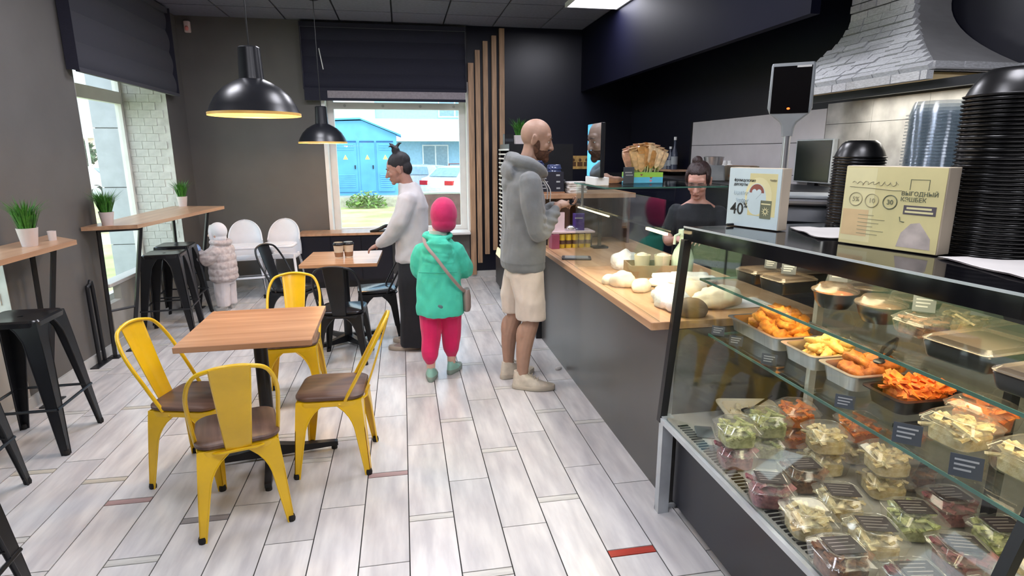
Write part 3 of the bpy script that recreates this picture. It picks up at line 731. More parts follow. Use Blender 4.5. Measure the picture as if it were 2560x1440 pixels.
def tub(x, y, z, rz, fi, stk, label, w=.072, d=.072, h=.086):
    key = (fi, stk, w, d, h)
    if key in TUB:
        return dup(TUB[key], (x, y, z), rz, label, 'clear salad tubs in the food case')
    t = thing('salad_tub', label, 'food tub', (x, y, z), rz, 'clear salad tubs in the food case')
    tub_parts(t, w, d, h, F_salad[fi], stk, SAL[fi % 3]); TUB[key] = t; return t
DZ = .4695; RT = radians(-12)
names = ['green salad', 'beet salad', 'pale salad', 'carrot salad', 'brown salad']
deck = [  # x, y, level, food, sticker, where
 (1.17, 1.80, 0, 1, 0, 'lowest at the far front corner of the deck'), (1.17, 1.80, 1, 0, 0, 'on top at the far front corner of the deck'),
 (1.33, 1.85, 0, 0, 0, 'under the bright green one in the far row'), (1.33, 1.85, 1, 0, 0, 'on top in the far row, brightest green'),
 (1.49, 1.90, 0, 3, 0, 'behind the green stack in the far row, lower one'), (1.49, 1.90, 1, 3, 0, 'behind the green stack in the far row, upper one'),
 (1.46, 1.70, 0, 2, 0, 'in the stack before the carrot tubs, lower one'), (1.46, 1.70, 1, 2, 0, 'in the stack before the carrot tubs, upper one'),
 (1.64, 1.75, 0, 2, 0, 'at the deck back under the shelf edge, lower one'), (1.64, 1.75, 1, 3, 0, 'at the deck back under the shelf edge, upper one'),
 (1.56, 1.53, 0, 2, 0, 'lower one of the stack in mid deck'), (1.56, 1.53, 1, 2, 0, 'on top of the stack in mid deck, ringed lid'),
 (1.70, 1.56, 0, 4, 1, 'with black sticker behind the mid deck stack'),
 (1.15, 1.56, 0, 1, 1, 'with dark sticker, second along the deck front edge'),
 (1.32, 1.62, 0, 4, 1, 'with printed dark lid label between the far stacks'),
 (1.17, 1.39, 0, 2, 0, 'with ridged lid, third along the deck front edge'),
 (1.33, 1.45, 0, 2, 1, 'with small dark sticker in the second deck row'),
 (1.14, 1.215, 0, 4, 1, 'with dark label, fourth along the deck front edge'),
 (1.30, 1.28, 0, 2, 1, 'with black label, nearest in the second deck row'),
 (1.48, 1.33, 0, 0, 1, 'with black square sticker in mid deck'),
 (1.65, 1.37, 0, 1, 1, 'with dark lid label at the back of the third row'),
 (1.47, 1.16, 0, 1, 1, 'with dark label, nearest in the third deck row'),
 (1.66, 1.21, 0, 0, 1, 'with dark label at the back right of the deck'),
 (1.26, 1.09, 0, 1, 1, 'cut by the bottom picture edge, front row'),
 (1.44, 1.00, 0, 1, 0, 'with pinkish filling in the bottom right picture corner'),
 (1.11, 1.04, 0, 4, 1, 'mostly below the bottom picture edge at the case front'), (1.62, 1.05, 0, 2, 1, 'near the bottom right picture edge, behind the pink one')]
for i, (x, y, lv, fi, stk, wh) in enumerate(deck):
    tub(x, y, DZ+lv*.087, RT+.12*sin(i*2.3), fi, stk, 'clear tub of %s %s' % (names[fi], wh))
# white dish with a spoon on the deck
M_dish = pm('cream_porcelain', (236, 224, 200), .25)
t = thing('serving_dish', 'square cream dish of white salad with spoon at the far deck end', 'dish', (1.42, 2.10, DZ), RT)
m = MB(); m.rings([[(x, y, z) for x, y in rrect(a, b, .03)] for a, b, z in ((.09, .07, 0), (.1, .08, .05), (.125, .1, .06), (.125, .1, .066), (.105, .082, .062), (.092, .07, .02))]); m.build('dish', M_dish, t, smooth=40)
stuff(obj('salad', lump_me('salad_white', .09, .068, .05, 5, 24), food_mat('white_salad', (238, 226, 196), (220, 200, 160)), t))
MB().ell((-.01, 0, .055), (.03, .022, .009)).tube([(.01, .01, .058), (.06, .04, .075), (.12, .085, .085)], .005, 6).build('spoon', M_bm, t, smooth=50)
t = thing('flat_label', 'dark slate label lying flat on the case deck at its far front corner', 'price tag', (1.185, 2.05, DZ), radians(-20)); MB().rbox(-.035, .035, -.05, .05, 0, .004, .004, 2).build('card', M_tag, t)
t = thing('flat_label', 'small dark slate label lying on the deck vents beside the first tub stack', 'price tag', (1.155, 1.915, DZ), radians(-20)); MB().rbox(-.02, .02, -.022, .022, 0, .004, .004, 2).build('card', M_tag, t)
# steel trays with fried pieces on the lower shelf
def gn(x, y, w, d, label, rz=0, mat=None, h=.055, z=.88):
    t = thing('steel_tray' if mat is None else 'black_tray', label, 'tray', (x, y, z), rz, 'trays on the lower glass shelf')
    m = MB(); m.rings([[(px, py, pz) for px, py in rrect(a, b, .025)] for a, b, pz in ((w-.02, d-.02, 0), (w-.012, d-.012, h-.004), (w, d, h-.003), (w, d, h), (w-.014, d-.014, h), (w-.022, d-.022, .006))])
    m.build('tray_body', mat or M_steel, t, smooth=30); return t
gn(1.45, 2.0, .14, .17, 'steel tray heaped with golden crumbed cutlets, the farthest of three')
gn(1.45, 1.72, .14, .095, 'steel tray of pale battered sticks, middle one of three')
gn(1.45, 1.53, .14, .085, 'steel tray of brown cutlets, the nearest of three')
gn(1.44, 1.355, .12, .08, 'black tray of orange shredded salad on the lower glass shelf', 0, M_blkp, .045)
def cut_me(nm, a, b, c, seed, amp=.006):
    me = MB().ell((0, 0, 0), (a, b, c), n=16, m=10).mesh(nm, 80)
    for v in me.vertices: v.co += v.co.normalized()*amp*noise.noise(v.co*70+Vector((seed, 0, 0)))*1.6
    return me
CUT = [cut_me('cutlet', .058, .043, .026, i*3.1, .012) for i in range(3)]; STK = [cut_me('batter_stick', .05, .018, .015, i*5.7, .007) for i in range(2)]
rd = random.Random(3)
def heap(n, cx, cy, w, d, z0, z1, meshes, mat, nm, lab, cat, grp):
    for i in range(n):
        q_ = i/n; a = i*2.4; r = sqrt(1-q_*.85)
        o = obj(nm, meshes[i % len(meshes)], mat, None, (cx+w*.75*r*cos(a)*(.4+.6*((i*7) % 5)/5), cy+d*.78*r*sin(a)*(.45+.55*((i*3) % 4)/4), z0+(z1-z0)*q_), (rd.uniform(-.4, .4), rd.uniform(-.4, .4), rd.uniform(0, 6.3)))
        tag(o, lab, cat, grp)
heap(26, 1.45, 2.0, .125, .165, .90, .985, CUT, F_gold, 'cutlet', 'golden crumbed cutlet heaped in the farthest steel tray', 'cutlet', 'golden cutlets in the steel tray')
heap(20, 1.45, 1.72, .125, .08, .90, .965, STK, F_pale, 'batter_stick', 'pale battered stick in the middle steel tray', 'snack', 'battered sticks in the steel tray')
heap(11, 1.45, 1.53, .12, .07, .90, .955, CUT, F_brown, 'cutlet', 'brown cutlet in the nearest steel tray', 'cutlet', 'brown cutlets in the steel tray')
m = obj('shredded_salad', lump_me('shredded_salad', .085, .055, .07, 9, 90, .022), food_mat('orange_shreds', (246, 140, 50), (206, 84, 24)), None, (1.44, 1.355, .887)); stuff(m); tag(m, 'orange shredded salad heaped in the black tray', 'salad')
for (x, y, fi, lab, w) in ((1.36, 1.135, 2, 'clear tub of creamy pale salad on the lower shelf behind a dark price tag', .07), (1.50, 1.2, 3, 'clear tub of orange carrot salad on the lower glass shelf', .07), (1.38, .97, 2, 'clear tub of creamy pale salad on the lower shelf at the right picture edge', .07), (1.55, 1.02, 3, 'clear tub of orange salad on the lower shelf, rear one at the picture edge', .07)):
    tub(x, y, .881, .1, fi, 0, lab, w, w, .075)
t = thing('steel_tongs', 'dark serving tongs lying across the brown cutlets', 'tongs', (1.47, 1.50, .985), radians(35))
MB().tube([(-.09, 0, 0), (0, -.012, .012), (.11, 0, .02)], .006, 6, smoothpts=3).tube([(-.09, 0, .002), (0, .014, .014), (.11, 0, .022)], .006, 6, smoothpts=3).ell((-.1, 0, 0), (.024, .016, .006)).build('tong_body', M_bm, t, smooth=60)
# upper shelf containers
M_lidc = glassy('clear_lid', (.96, .92, .87), .05, .4, .24, milky=.09, milk=(200, 176, 154))
def blackbox(x, y, w, d, h, rz, label):
    t = thing('lidded_box', label, 'food box', (x, y, 1.09), rz, 'black food boxes on the upper shelf')
    MB().rbox(-w*.9, w*.9, -d*.9, d*.9, 0, h*.8, .015, 4, tx=w*.08, ty=d*.08).build('box_body', M_blkp, t, smooth=40)
    m = MB(); m.rings([[(px, py, pz) for px, py in rrect(a, b, .02)] for a, b, pz in ((w, d, h*.78), (w*1.02, d*1.02, h*.82), (w*.97, d*.97, h*.86), (w*.88, d*.88, h), (w*.8, d*.8, h*.97))]); l = m.build('lid', M_lidc, t, smooth=40)
    MB().tube([(px, py, h*.84) for px, py in rrect(w*.99, d*.99, .02)+[rrect(w*.99, d*.99, .02)[0]]], .003, 5).build('lid_rim', M_pet, l)
blackbox(1.40, 2.10, .075, .06, .055, .1, 'black food box with clear lid at the far end of the upper shelf')
blackbox(1.57, 2.06, .075, .06, .055, .05, 'black food box behind the others at the far end of the upper shelf')
blackbox(1.41, 1.93, .085, .065, .06, .1, 'black food box with a price tag standing on its pale lid')
price(1.40, 1.92, 1.152, RZ, 'grey price tag standing on a black food box, upper shelf'); price(1.42, 2.06, 1.147, RZ, 'grey price tag at the far end of the upper shelf', .045, .04)
def bowl(x, y, rz, label, wood):
    t = thing('lidded_bowl', label, 'bowl', (x, y, 1.09), rz, 'black lidded bowls on the upper shelf')
    MB().lathe([(.045, 0), (.058, .02), (.066, .05), (.07, .053), (.064, .053), (.052, .018), (.004, .01)], 28).build('bowl_body', M_blkp, t, smooth=40)
    l = MB().lathe([(.066, .053), (.073, .055), (.072, .06), (.058, .066), (.05, .078), (.004, .079)], 28).build('lid', M_lidc, t, smooth=40)
    MB().lathe([(.0725, .053), (.074, .056), (.0725, .06)], 28, caps=(False, False)).build('lid_rim', M_pet, l, smooth=60)
    stuff(obj('soup_filling', MB().lathe([(.06, .03), (.058, .045), (.02, .05), (.003, .049)], 20).mesh('filling', True), F_salad[wood], t))
bowl(1.415, 1.69, 0, 'black bowl with domed clear lid, the farthest left of four on the upper shelf', 3)
bowl(1.575, 1.72, 0, 'black bowl with pale flat-topped lid behind the other bowls on the upper shelf', 2)
bowl(1.43, 1.51, 0, 'black bowl with streaky lid, nearest of the four on the upper shelf', 4)
bowl(1.60, 1.55, 0, 'black bowl with brown contents, right of the four on the upper shelf', 4)
price(1.43, 1.70, 1.170, RZ, 'grey price tag standing on the lid of the farthest bowl', .055, .05)
tub(1.45, 1.37, 1.091, .05, 4, 0, 'clear tub with brown filling on the upper shelf, beside the bowls', .07, .06, .06); tub(1.60, 1.38, 1.091, .05, 2, 0, 'clear tub of pale salad on the upper shelf, behind the brown one', .07, .06, .06)
price(1.44, 1.37, 1.152, RZ, 'grey price tag standing on a clear tub beside the bowls', .055, .05); price(1.565, 1.30, 1.152, RZ, 'grey price tag above the large black box on the upper shelf', .06, .055)
blackbox(1.40, 1.15, .105, .085, .06, .1, 'large black food box with wide clear lid near the right picture edge'); blackbox(1.62, 1.2, .09, .08, .055, .1, 'large black food box behind, at the right picture edge'); blackbox(1.36, .94, .1, .08, .055, .1, 'black food box cut by the right picture edge, upper shelf')
# ------------------------------------------------------------ poster stands on the case top
M_post_w = pm('poster_white', (206, 222, 226), .25, var=.02); M_post_y = pm('poster_yellow', (224, 212, 154), .3, var=.03); M_post_y2 = pm('poster_pale_yellow', (234, 224, 172), .3, var=.03)
M_frame_c = pm('cream_board_edge', (204, 190, 168), .5, var=.03); M_inkb = pm('black_print', (26, 26, 28), .5); M_inkg = pm('faded_print', (176, 168, 132), .5); M_inkf = pm('pale_blue_print', (178, 194, 198), .5); M_olive = pm('olive_card', (112, 116, 92), .5); M_inkr = pm('red_brown_print', (150, 84, 72), .5); M_skinp = pm('peach_print', (230, 200, 150), .5); M_inkd = pm('dark_violet_print', (92, 84, 92), .5)
def stand(label, x0, y0, x1, y1, h, dep, mat):
    L = sqrt((x1-x0)**2+(y1-y0)**2); a = atan2(y1-y0, x1-x0)
    t = thing('poster_stand', label, 'sign', (x0, y0, 1.303), a, 'poster stands on the food case')
    MB().rbox(0, L, 0, dep, 0, h, .004, 2).build('board_body', M_frame_c, t)
    MB().box(.002, L-.002, -.002, 0, .002, h-.002).build('poster_face', mat, t)
    return t, L
def flat(t, nm, mat, poly, d=-.0028):
    m = MB(); m.rings([[(x, -.002, z) for x, z in poly], [(x, d, z) for x, z in poly]]); return m.build(nm, mat, t)
def rect(t, nm, mat, x0, x1, z0, z1, d=-.0028): return flat(t, nm, mat, [(x0, z0), (x1, z0), (x1, z1), (x0, z1)], d)
def disc(cx, cz, rx, rz, n=24): return [(cx+rx*cos(2*pi*i/n), cz+rz*sin(2*pi*i/n)) for i in range(n)]
def scrib(t, x, z, w, h, mat, seed):
    rd_ = random.Random(seed); n = 26
    MB().tube([(x+w*i/n+.4*h*sin(i*2.1+seed)*.5, -.003, z+h*.5*sin(i*1.9)*(.5+.5*rd_.random())) for i in range(n)], .0010, 4, smoothpts=4).build('handwriting', mat, t)
s1, L1 = stand('white and yellow dessert poster stand reading 40%, farther one on the food case', 1.332, 2.262, 1.412, 2.028, .236, .055, M_post_w)
rect(s1, 'yellow_panel', M_post_y, L1*.42, L1*.93, .05, .215, -.0024)
flat(s1, 'plate_print', M_post_y2, disc(L1*.60, .125, .062, .075), -.0027); flat(s1, 'cup_print', M_post_w, disc(L1*.57, .115, .045, .062), -.003)
flat(s1, 'coffee_print', M_inkr, [(L1*.57+.034*cos(a), .14+.034*sin(a)) for a in [pi*i/14 for i in range(15)]], -.0033)
flat(s1, 'heart_print', M_post_w, [(L1*.57+.022*(16*sin(a)**3)/16, .138+.022*(13*cos(a)-5*cos(2*a)-2*cos(3*a)-cos(4*a))/16) for a in [2*pi*i/26 for i in range(26)]], -.0037)
rect(s1, 'olive_card', M_olive, L1*.66, L1*.86, .042, .112, -.0036); rect(s1, 'card_line', M_post_y2, L1*.675, L1*.845, .096, .101, -.004)
for i in range(10):
    a = 2*pi*i/10; cx, cz = L1*.76, .07
    flat(s1, 'flower_petal', M_post_y2, [(cx+.006*cos(a)-.0022*sin(a), cz+.006*sin(a)+.0022*cos(a)), (cx+.019*cos(a), cz+.019*sin(a)), (cx+.006*cos(a)+.0022*sin(a), cz+.006*sin(a)-.0022*cos(a))], -.004)
text('французские\nдесерты', .0165, M_inkb, s1, vertM((.028, -.003, .182)), bold=.0001)
scrib(s1, .03, .135, .075, .02, M_inkf, 1); scrib(s1, .045, .105, .06, .02, M_inkf, 2)
text('40', .066, M_inkb, s1, vertM((.018, -.003, .05)), bold=.0004); text('%', .028, M_inkb, s1, vertM((.083, -.0032, .078)), bold=.0003)
scrib(s1, L1*.80, .19, .03, .01, M_inkg, 3)
s2, L2 = stand('yellow cashback poster stand, the nearer and larger of the two on the food case', 1.440, 1.735, 1.527, 1.440, .253, .066, M_post_y)
rect(s2, 'pale_panel', M_post_y2, 0.004, L2*.34, .012, .247, -.0023); rect(s2, 'peach_panel', M_skinp, .006, L2*.30, .03, .115, -.0026)
for i, (cx, cz, tx, mt) in enumerate(((.045, .148, '5%', M_inkg), (.098, .146, '10', M_inkg), (.155, .145, '30', M_olive))):
    r = .021
    for kk in range(1):
        m = MB(); m.tube([(cx+r*cos(a), -.003, cz+r*sin(a)) for a in [2*pi*q/28 for q in range(29)]], .0016, 5); m.build('badge_ring', mt, s2)
    text(tx, .02, mt, s2, vertM((cx, -.003, cz-.007)), align='CENTER', bold=.0003)
scrib(s2, .03, .2, .15, .016, M_inkg, 4)
MB().tube([(.02, -.003, .187), (.09, -.003, .185), (.16, -.003, .181), (.185, -.003, .182)], .0012, 5).build('underline', M_inkg, s2)
text('ВЫГОДНЫЙ\nКЭШБЕК', .0175, M_olive, s2, vertM((.185, -.003, .168)), bold=.0001)
m = MB()
for a, b, c, d in ((.208, .262, .215, .2165), (.208, .2095, .185, .2165), (.2605, .262, .185, .2165)): m.box(a, b, -.003, -.002, c, d)
m.build('square_outline', M_olive, s2)
rect(s2, 'dark_band', M_inkd, .198, .29, .112, .139, -.003); rect(s2, 'band_print', M_post_y2, .207, .278, .128, .134, -.0034); rect(s2, 'band_print', M_post_y2, .203, .283, .117, .123, -.0034)
for i in range(6): rect(s2, 'text_line', M_inkg, .06, .06+.05+.018*((i*2) % 3), .098-.012*i, .1-.012*i, -.003)
flat(s2, 'hand_print', pm('lilac_print', (196, 184, 176), .5, var=.15, scale=14), [(.19, .012), (.20, .055), (.225, .085), (.25, .09), (.262, .075), (.285, .045), (.288, .012)], -.0027)
MB().tube([(.19, -.003, .103), (.193, -.003, .09), (.205, -.003, .088)], .0014, 5).build('curl_mark', M_olive, s2)
# papers and small things on the case top
M_paper = pm('white_paper', (214, 210, 206), .7, var=.03)
def sheet(label, x, y, rz, w, d, z=1.3005, seed=1):
    me = MB(); n = 8; vs = []; fs = []
    for i in range(n+1):
        for j in range(n+1):
            u, v_ = i/n-.5, j/n-.5; vs.append((w*u, d*v_, .004+.008*abs(noise.noise(Vector((u*3+seed, v_*3, 0))))))
    for i in range(n):
        for j in range(n): a = i*(n+1)+j; fs.append((a, a+n+1, a+n+2, a+1))
    k_ = len(vs); vs += [(x_, y_, z_-.003) for x_, y_, z_ in vs]; fs += [tuple(q+k_ for q in f[::-1]) for f in fs]
    o = me.add(vs, fs).build('paper_sheet', M_paper, None, smooth=True); o.location = (x, y, z); o.rotation_euler = (0, 0, rz); return tag(o, label, 'paper', 'papers on the food case')
sheet('white paper sheet on the case top between the two poster stands', 1.62, 1.92, -.3, .3, .3); sheet('white paper sheet under the nearer poster stand at the right picture edge', 1.62, 1.22, -.2, .3, .34, seed=4)
t = thing('black_pen', 'thin black stick lying on the case top left of the farther poster', 'pen', (1.40, 2.235, 1.308), radians(10)); MB().tube([(-.09, 0, 0), (.07, 0, 0)], .005, 8).build('pen_body', M_bm, t); MB().tube([(.07, 0, 0), (.085, 0, 0)], .003, 8).build('pen_tip', M_rub, t)
# stacks of takeaway bowls and lids
M_lids = glassy('clear_lid_stack', (.86, .89, .92), .06, .4, .15, milky=.10, milk=(110, 128, 140))
def nth(k):
    if k == 0: return 'topmost '
    return '%d%s from top, ' % (k+1, {1: 'nd', 2: 'rd'}.get(k, {0: 'st', 1: 'nd', 2: 'rd'}.get(k % 10, 'th') if k > 19 else 'th'))
def stack(nm, label, cat, x, y, z, n, pitch, prof, mat, grp):
    me = MB().lathe(prof, 30, caps=(False, True)).mesh(nm, 40)
    for i in range(n):
        o = obj(nm, me, mat, None, (x+random.uniform(-.0012, .0012), y+random.uniform(-.0012, .0012), z+pitch*i)); tag(o, nth(n-1-i)+label, cat, grp)
BOWL = [(.108, 0), (.110, .004), (.104, .006), (.096, .028), (.078, .062), (.06, .076), (.03, .078)]
cs = thing('back_counter', 'black service counter behind the food case', 'counter', (2.2, 2.4, 0)); MB().box(-.22, .21, -1.4, .75, .08, 1.2).build('body', M_black, cs); MB().rbox(-.24, .22, -1.42, .77, 1.2, 1.235, .006, 2).build('top', M_top, cs); MB().box(-.2, .18, -1.38, .7, 0, .08).build('plinth', M_bm, cs)
stack('takeaway_bowl', 'black takeaway bowl in the tallest stack at the right edge', 'bowl', 1.71, 1.44, 1.3015, 40, .0115, [(r*1.14, z) for r, z in BOWL], M_blkp, 'black bowls in the tallest stack')
stack('bowl_lid', 'clear lid in the bluish stack behind the nearer poster', 'lid', 1.98+.08, 2.02, 1.236, 41, .0125, [(.113, 0), (.114, .004), (.104, .006), (.098, .03), (.09, .052), (.02, .056)], M_lids, 'clear lids in the bluish stack')
stack('takeaway_bowl', 'black takeaway bowl in the low stack left of clear lids', 'bowl', 2.05, 2.40, 1.236, 28, .0125, BOWL, M_blkp, 'black bowls in the low stack')
# ------------------------------------------------------------ shop scale with display pole
M_scale = pm('grey_scale_plastic', (150, 156, 160), .4, var=.04); M_scaleD = pm('dark_scale_plastic', (52, 56, 64), .4)
sc = thing('shop_scale', 'grey shop scale with customer display on a tall pole behind the posters', 'scale', (2.13, 2.86, 1.236), radians(-38))
MB().rbox(-.19, .19, -.16, .16, .0, .09, .03, 4, tx=-.02, ty=-.02).build('base', M_scaleD, sc, smooth=40)
MB().rbox(-.2, .2, -.17, .17, .095, .125, .03, 4).build('weighing_plate', M_steel, sc, smooth=40)
MB().rbox(-.15, .17, -.15, .14, .128, .145, .03, 4).build('tray', M_scale, sc, smooth=40)
MB().tube([(-.12, .13, .05), (-.12, .13, .49)], .021, 14).build('pole', M_steel, sc, smooth=60)
h = MB().rings([[(x-.12, y+.13, z) for x, y in rrect(a, b, .012)] for a, b, z in ((.028, .026, .45), (.034, .03, .505), (.045, .034, .525), (.1, .036, .57), (.112, .036, .60), (.108, .036, .82), (.104, .034, .832))]).build('display_head', M_scale, sc, smooth=40)
MB().box(-.215, -.025, .091, .0945, .57, .815).build('screen', pm('black_screen', (16, 14, 16), .12), h)
MB().ell((-.125, .0925, .595), (.009, .004, .006)).build('red_indicator', emit('orange_led', (255, 90, 30), 4), h, smooth=True)
MB().box(-.10, -.03, .089, .091, .806, .816).build('white_strip', M_white, h)
t = thing('receipt_printer', 'dark printer with grey lid on the back counter behind the scale', 'printer', (2.26, 2.28, 1.236), radians(-30)); MB().rbox(-.13, .13, -.1, .1, 0, .1, .02, 4, tx=-.02, ty=-.02).build('body', M_scaleD, t, smooth=40); MB().rbox(-.1, .1, -.005, .01, .1, .26, .01).build('screen_panel', M_bm, t)
# ------------------------------------------------------------ kitchen: cladding, backsplash, hood
M_clad = pm('white_wall_panel', (196, 192, 194), .4, var=.02); M_conc = pm('concrete_look_panel', (170, 168, 164), .6, var=.16, scale=6, bump=.1)
kw = bpy.data.objects['wall_right']
for i, (z0, z1) in enumerate(((.9, 1.42), (1.425, 1.665), (1.67, 1.90))): MB().box(2.985, 3.0, 3.86, 5.86, z0, z1).build('cladding_panel', M_clad, kw)
MB().box(2.975, 2.985, 5.85, 5.875, .9, 1.905).build('cladding_edge', M_bm, kw)
for j in range(5):
    for i in range(3): MB().box(2.985, 3.0, 3.853-.42*(j+1)+.002, 3.853-.42*j, .95+.42*i, min(.95+.42*(i+1)-.003, 1.93)).build('backsplash_panel', M_conc, kw)
kb = thing('kitchen_counter', 'dark kitchen counter along the back wall behind the worker', 'counter', (2.72, 4.6, 0)); MB().box(-.25, .235, -2.4, 2.4, .05, 1.32).build('body', M_black, kb); MB().rbox(-.27, .24, -2.42, 2.42, 1.32, 1.36, .005, 2).build('top', M_bm, kb); MB().box(-.2, .25, -2.3, 2.3, 0, .05).build('plinth', M_bm, kb)
# bricked hood
M_hoodb = pm('whitewash_brick', (196, 198, 200), .8, var=.1, scale=9, bump=.25, bscale=30, rnd=.08); M_hood = pm('whitewash_render', (150, 150, 150), .85, var=.06, scale=5, bump=.15)
hd = thing('oven_hood', 'flared oven hood clad in whitewashed bricks over the kitchen', 'hood', (0, 0, 0))
def hprof(q):  # q 0..1 from brim to chimney: x of left face, near y, far y, z
    f = max(0, 1-q)**1.75
    return 2.78-.38*f, 2.98-.54*f*1.02, 3.46+.24*f, 1.97+.42*q
prof = [hprof(i/12) for i in range(13)]
rg = [[(2.4+.012, 2.44, 1.93), (2.995, 2.44, 1.93), (2.995, 3.70, 1.93), (2.412, 3.70, 1.93)]]+[[(x+.012, yn, z), (2.995, yn, z), (2.995, yf, z), (x+.012, yf, z)] for x, yn, yf, z in prof]+[[(2.79, 2.98, 2.94), (2.995, 2.98, 2.94), (2.995, 3.46, 2.94), (2.79, 3.46, 2.94)]]
MB().rings(rg[1:], caps=(False, True)).build('core', M_hood, hd)
bme = MB().box(-.5, .5, -.5, .5, -.5, .5).mesh('brick')
def brick(p, t_, n_, L, Hh, D=.022):
    t_ = Vector(t_).normalized(); n_ = Vector(n_).normalized(); u_ = t_.cross(n_).normalized()
    if u_.z < 0: u_ = -u_
    M = Matrix((t_*L, n_*D, u_*Hh)).transposed().to_4x4(); M.translation = Vector(p)+n_*random.uniform(-.004, .006)
    o = obj('brick', bme, M_hoodb, hd); o.matrix_local = M
def hq(L_):
    d_ = 0; q = 0
    while q < 1:
        a, b = hprof(q), hprof(q+.01); d_ += sqrt((b[0]-a[0])**2+(b[3]-a[3])**2)
        if d_ >= L_: return q+.01
        q += .01
    return 1+(L_-d_)/.42
def hpt(L_):
    q = hq(L_)
    if q <= 1: return hprof(q)
    x, yn, yf, z = hprof(1); return x, yn, yf, z+.42*(q-1)
RH = .0475
for r in range(-1, 24):
    if r < 0: x, yn, yf, z = 2.4, 2.44, 3.70, 1.945; nrm = Vector((-1, 0, 0))
    else:
        L0 = RH*(r+.5); x, yn, yf, z = hpt(L0); xa, _, _, za = hpt(max(L0-.012, 0)); xb, _, _, zb = hpt(L0+.012)
        nrm = Vector((-(zb-za), 0, xb-xa)).normalized()
    if z > 2.93: break
    y = yn-.004-(.08 if r % 2 else 0)
    while y < yf:
        L = random.choice((.11, .14, .17, .12)); a, b = max(y, yn-.004), min(y+L, yf)
        if b-a > .03 and not (r < 0 and random.random() < .15): brick((x, (a+b)/2, z), (0, 1, 0), nrm, b-a-.007, RH-.008, .036)
        y += L
    if r < 1:
        xx = x
        while xx < 2.98:
            a, b = xx, min(xx+.16, 2.99)
            if not (r < 0 and xx < 2.6): brick(((a+b)/2, yn-.004, z), (1, 0, 0), (0, -1, 0), b-a-.005, RH-.005)
            xx += .16
r_ = MB().box(2.44, 2.47, 2.1, 3.72, 1.885, 1.925).build('dark_rail', M_bm, hd); MB().box(2.46, 2.99, 2.50, 3.64, 1.955, 1.965).build('lit_underside', pm('underside_light_tint', (226, 196, 130), .6), hd)  # the yellow light under the hood is put into the underside colour
area('hood_lamp', (2.75, 3.0, 1.93), .3, .9, 9, (1, .96, .88))
# wall things in the kitchen
t = thing('wall_monitor', 'black flat monitor with pale frame on the kitchen wall', 'monitor', (2.96, 3.9, 1.36)); MB().rbox(-.02, .02, -.2, .2, .02, .33, .008, 2).build('frame', M_alu, t); MB().box(-.024, -.02, -.19, .18, .03, .32).build('screen', pm('dark_screen', (18, 26, 24), .15), t); MB().box(-.01, .01, -.04, .04, 0, .02).build('foot', M_bm, t)
t = thing('wall_switch', 'narrow black control strip right of the kitchen monitor', 'control panel', (2.98, 3.58, 1.36)); MB().rbox(-.012, .004, -.035, .035, 0, .31, .006, 2).build('plate', M_bm, t); MB().box(-.014, -.012, -.02, .02, .06, .2).build('face', M_scale, t)
t = thing('kraft_box', 'brownish cardboard box standing in front of the white kitchen panels', 'box', (2.84, 4.65, 1.361), radians(8)); MB().rbox(-.05, .05, -.16, .16, 0, .125, .006, 2).build('carton', pm('grey_kraft', (140, 130, 112), .8, var=.08), t); MB().box(-.052, -.05, -.12, .1, .03, .05).box(-.03, .03, -.155, .155, .125, .128).build('flap', M_slv, t)
M_bot = [pm('dark_label', (22, 24, 34), .5), M_white, pm('grey_canister', (110, 114, 116), .4)]
def jar(nm, label, x, y, z, r, h, mb, ml, cat='jar'):
    t = thing(nm, label, cat, (x, y, z), 0, 'jars and bottles on the kitchen counter')
    MB().lathe([(r*.95, 0), (r, .005), (r, h*.72), (r*.8, h*.8), (r*.45, h*.84), (r*.45, h*.9)], 18).build('jar_body', mb, t, smooth=40); MB().lathe([(r*.52, h*.88), (r*.52, h), (.002, h)], 14).build('cap', ml, t, smooth=40)
    MB().lathe([(r*1.01, h*.2), (r*1.01, h*.55)], 18, caps=(False, False)).build('label_band', M_bot[0], t, smooth=60)
jar('jar', 'white jar with dark label, left of the row behind the worker', 2.88, 5.28, 1.361, .035, .16, M_white, M_white)
for i in range(3): jar('jar', 'white jar with dark label, %s of three in the row behind the worker' % ('left', 'middle', 'right')[i], 2.88, 5.08-.085*i, 1.361, .035, .165, M_white, M_white)
jar('soap_bottle', 'white pump bottle beside the cardboard box in the kitchen', 2.80, 4.86, 1.361, .05, .15, M_white, M_white, 'bottle')
t = thing('coffee_grinder', 'grey metal appliance behind the worker’s head', 'appliance', (2.62, 4.72, 1.361), radians(-20)); MB().rbox(-.09, .09, -.1, .1, 0, .13, .02, 4, tx=-.01, ty=-.01).build('body', M_bot[2], t, smooth=40); MB().lathe([(.07, .13), (.085, .2), (.06, .205)], 18).build('hopper', M_steel, t, smooth=40); MB().box(-.1, -.09, -.06, .06, .02, .09).build('front_plate', M_bm, t)
for yy, zz_ in ((-.03, .10), (.05, .1)): MB().ell((-.095, yy, zz_), (.006, .012, .012)).build('knob', M_white, t, smooth=True)
sh = thing('wall_shelf', 'thin oak shelf on the black wall left of the white kitchen panels', 'shelf', (2.9, 6.2, 1.40)); MB().box(-.12, .1, -.33, .3, 0, .02).build('board', M_bar, sh); MB().box(.04, .09, -.25, -.23, -.1, 0).box(.04, .09, .2, .22, -.1, 0).build('bracket', M_bm, sh)
M_syr = pm('smoky_bottle', (60, 66, 84), .15)
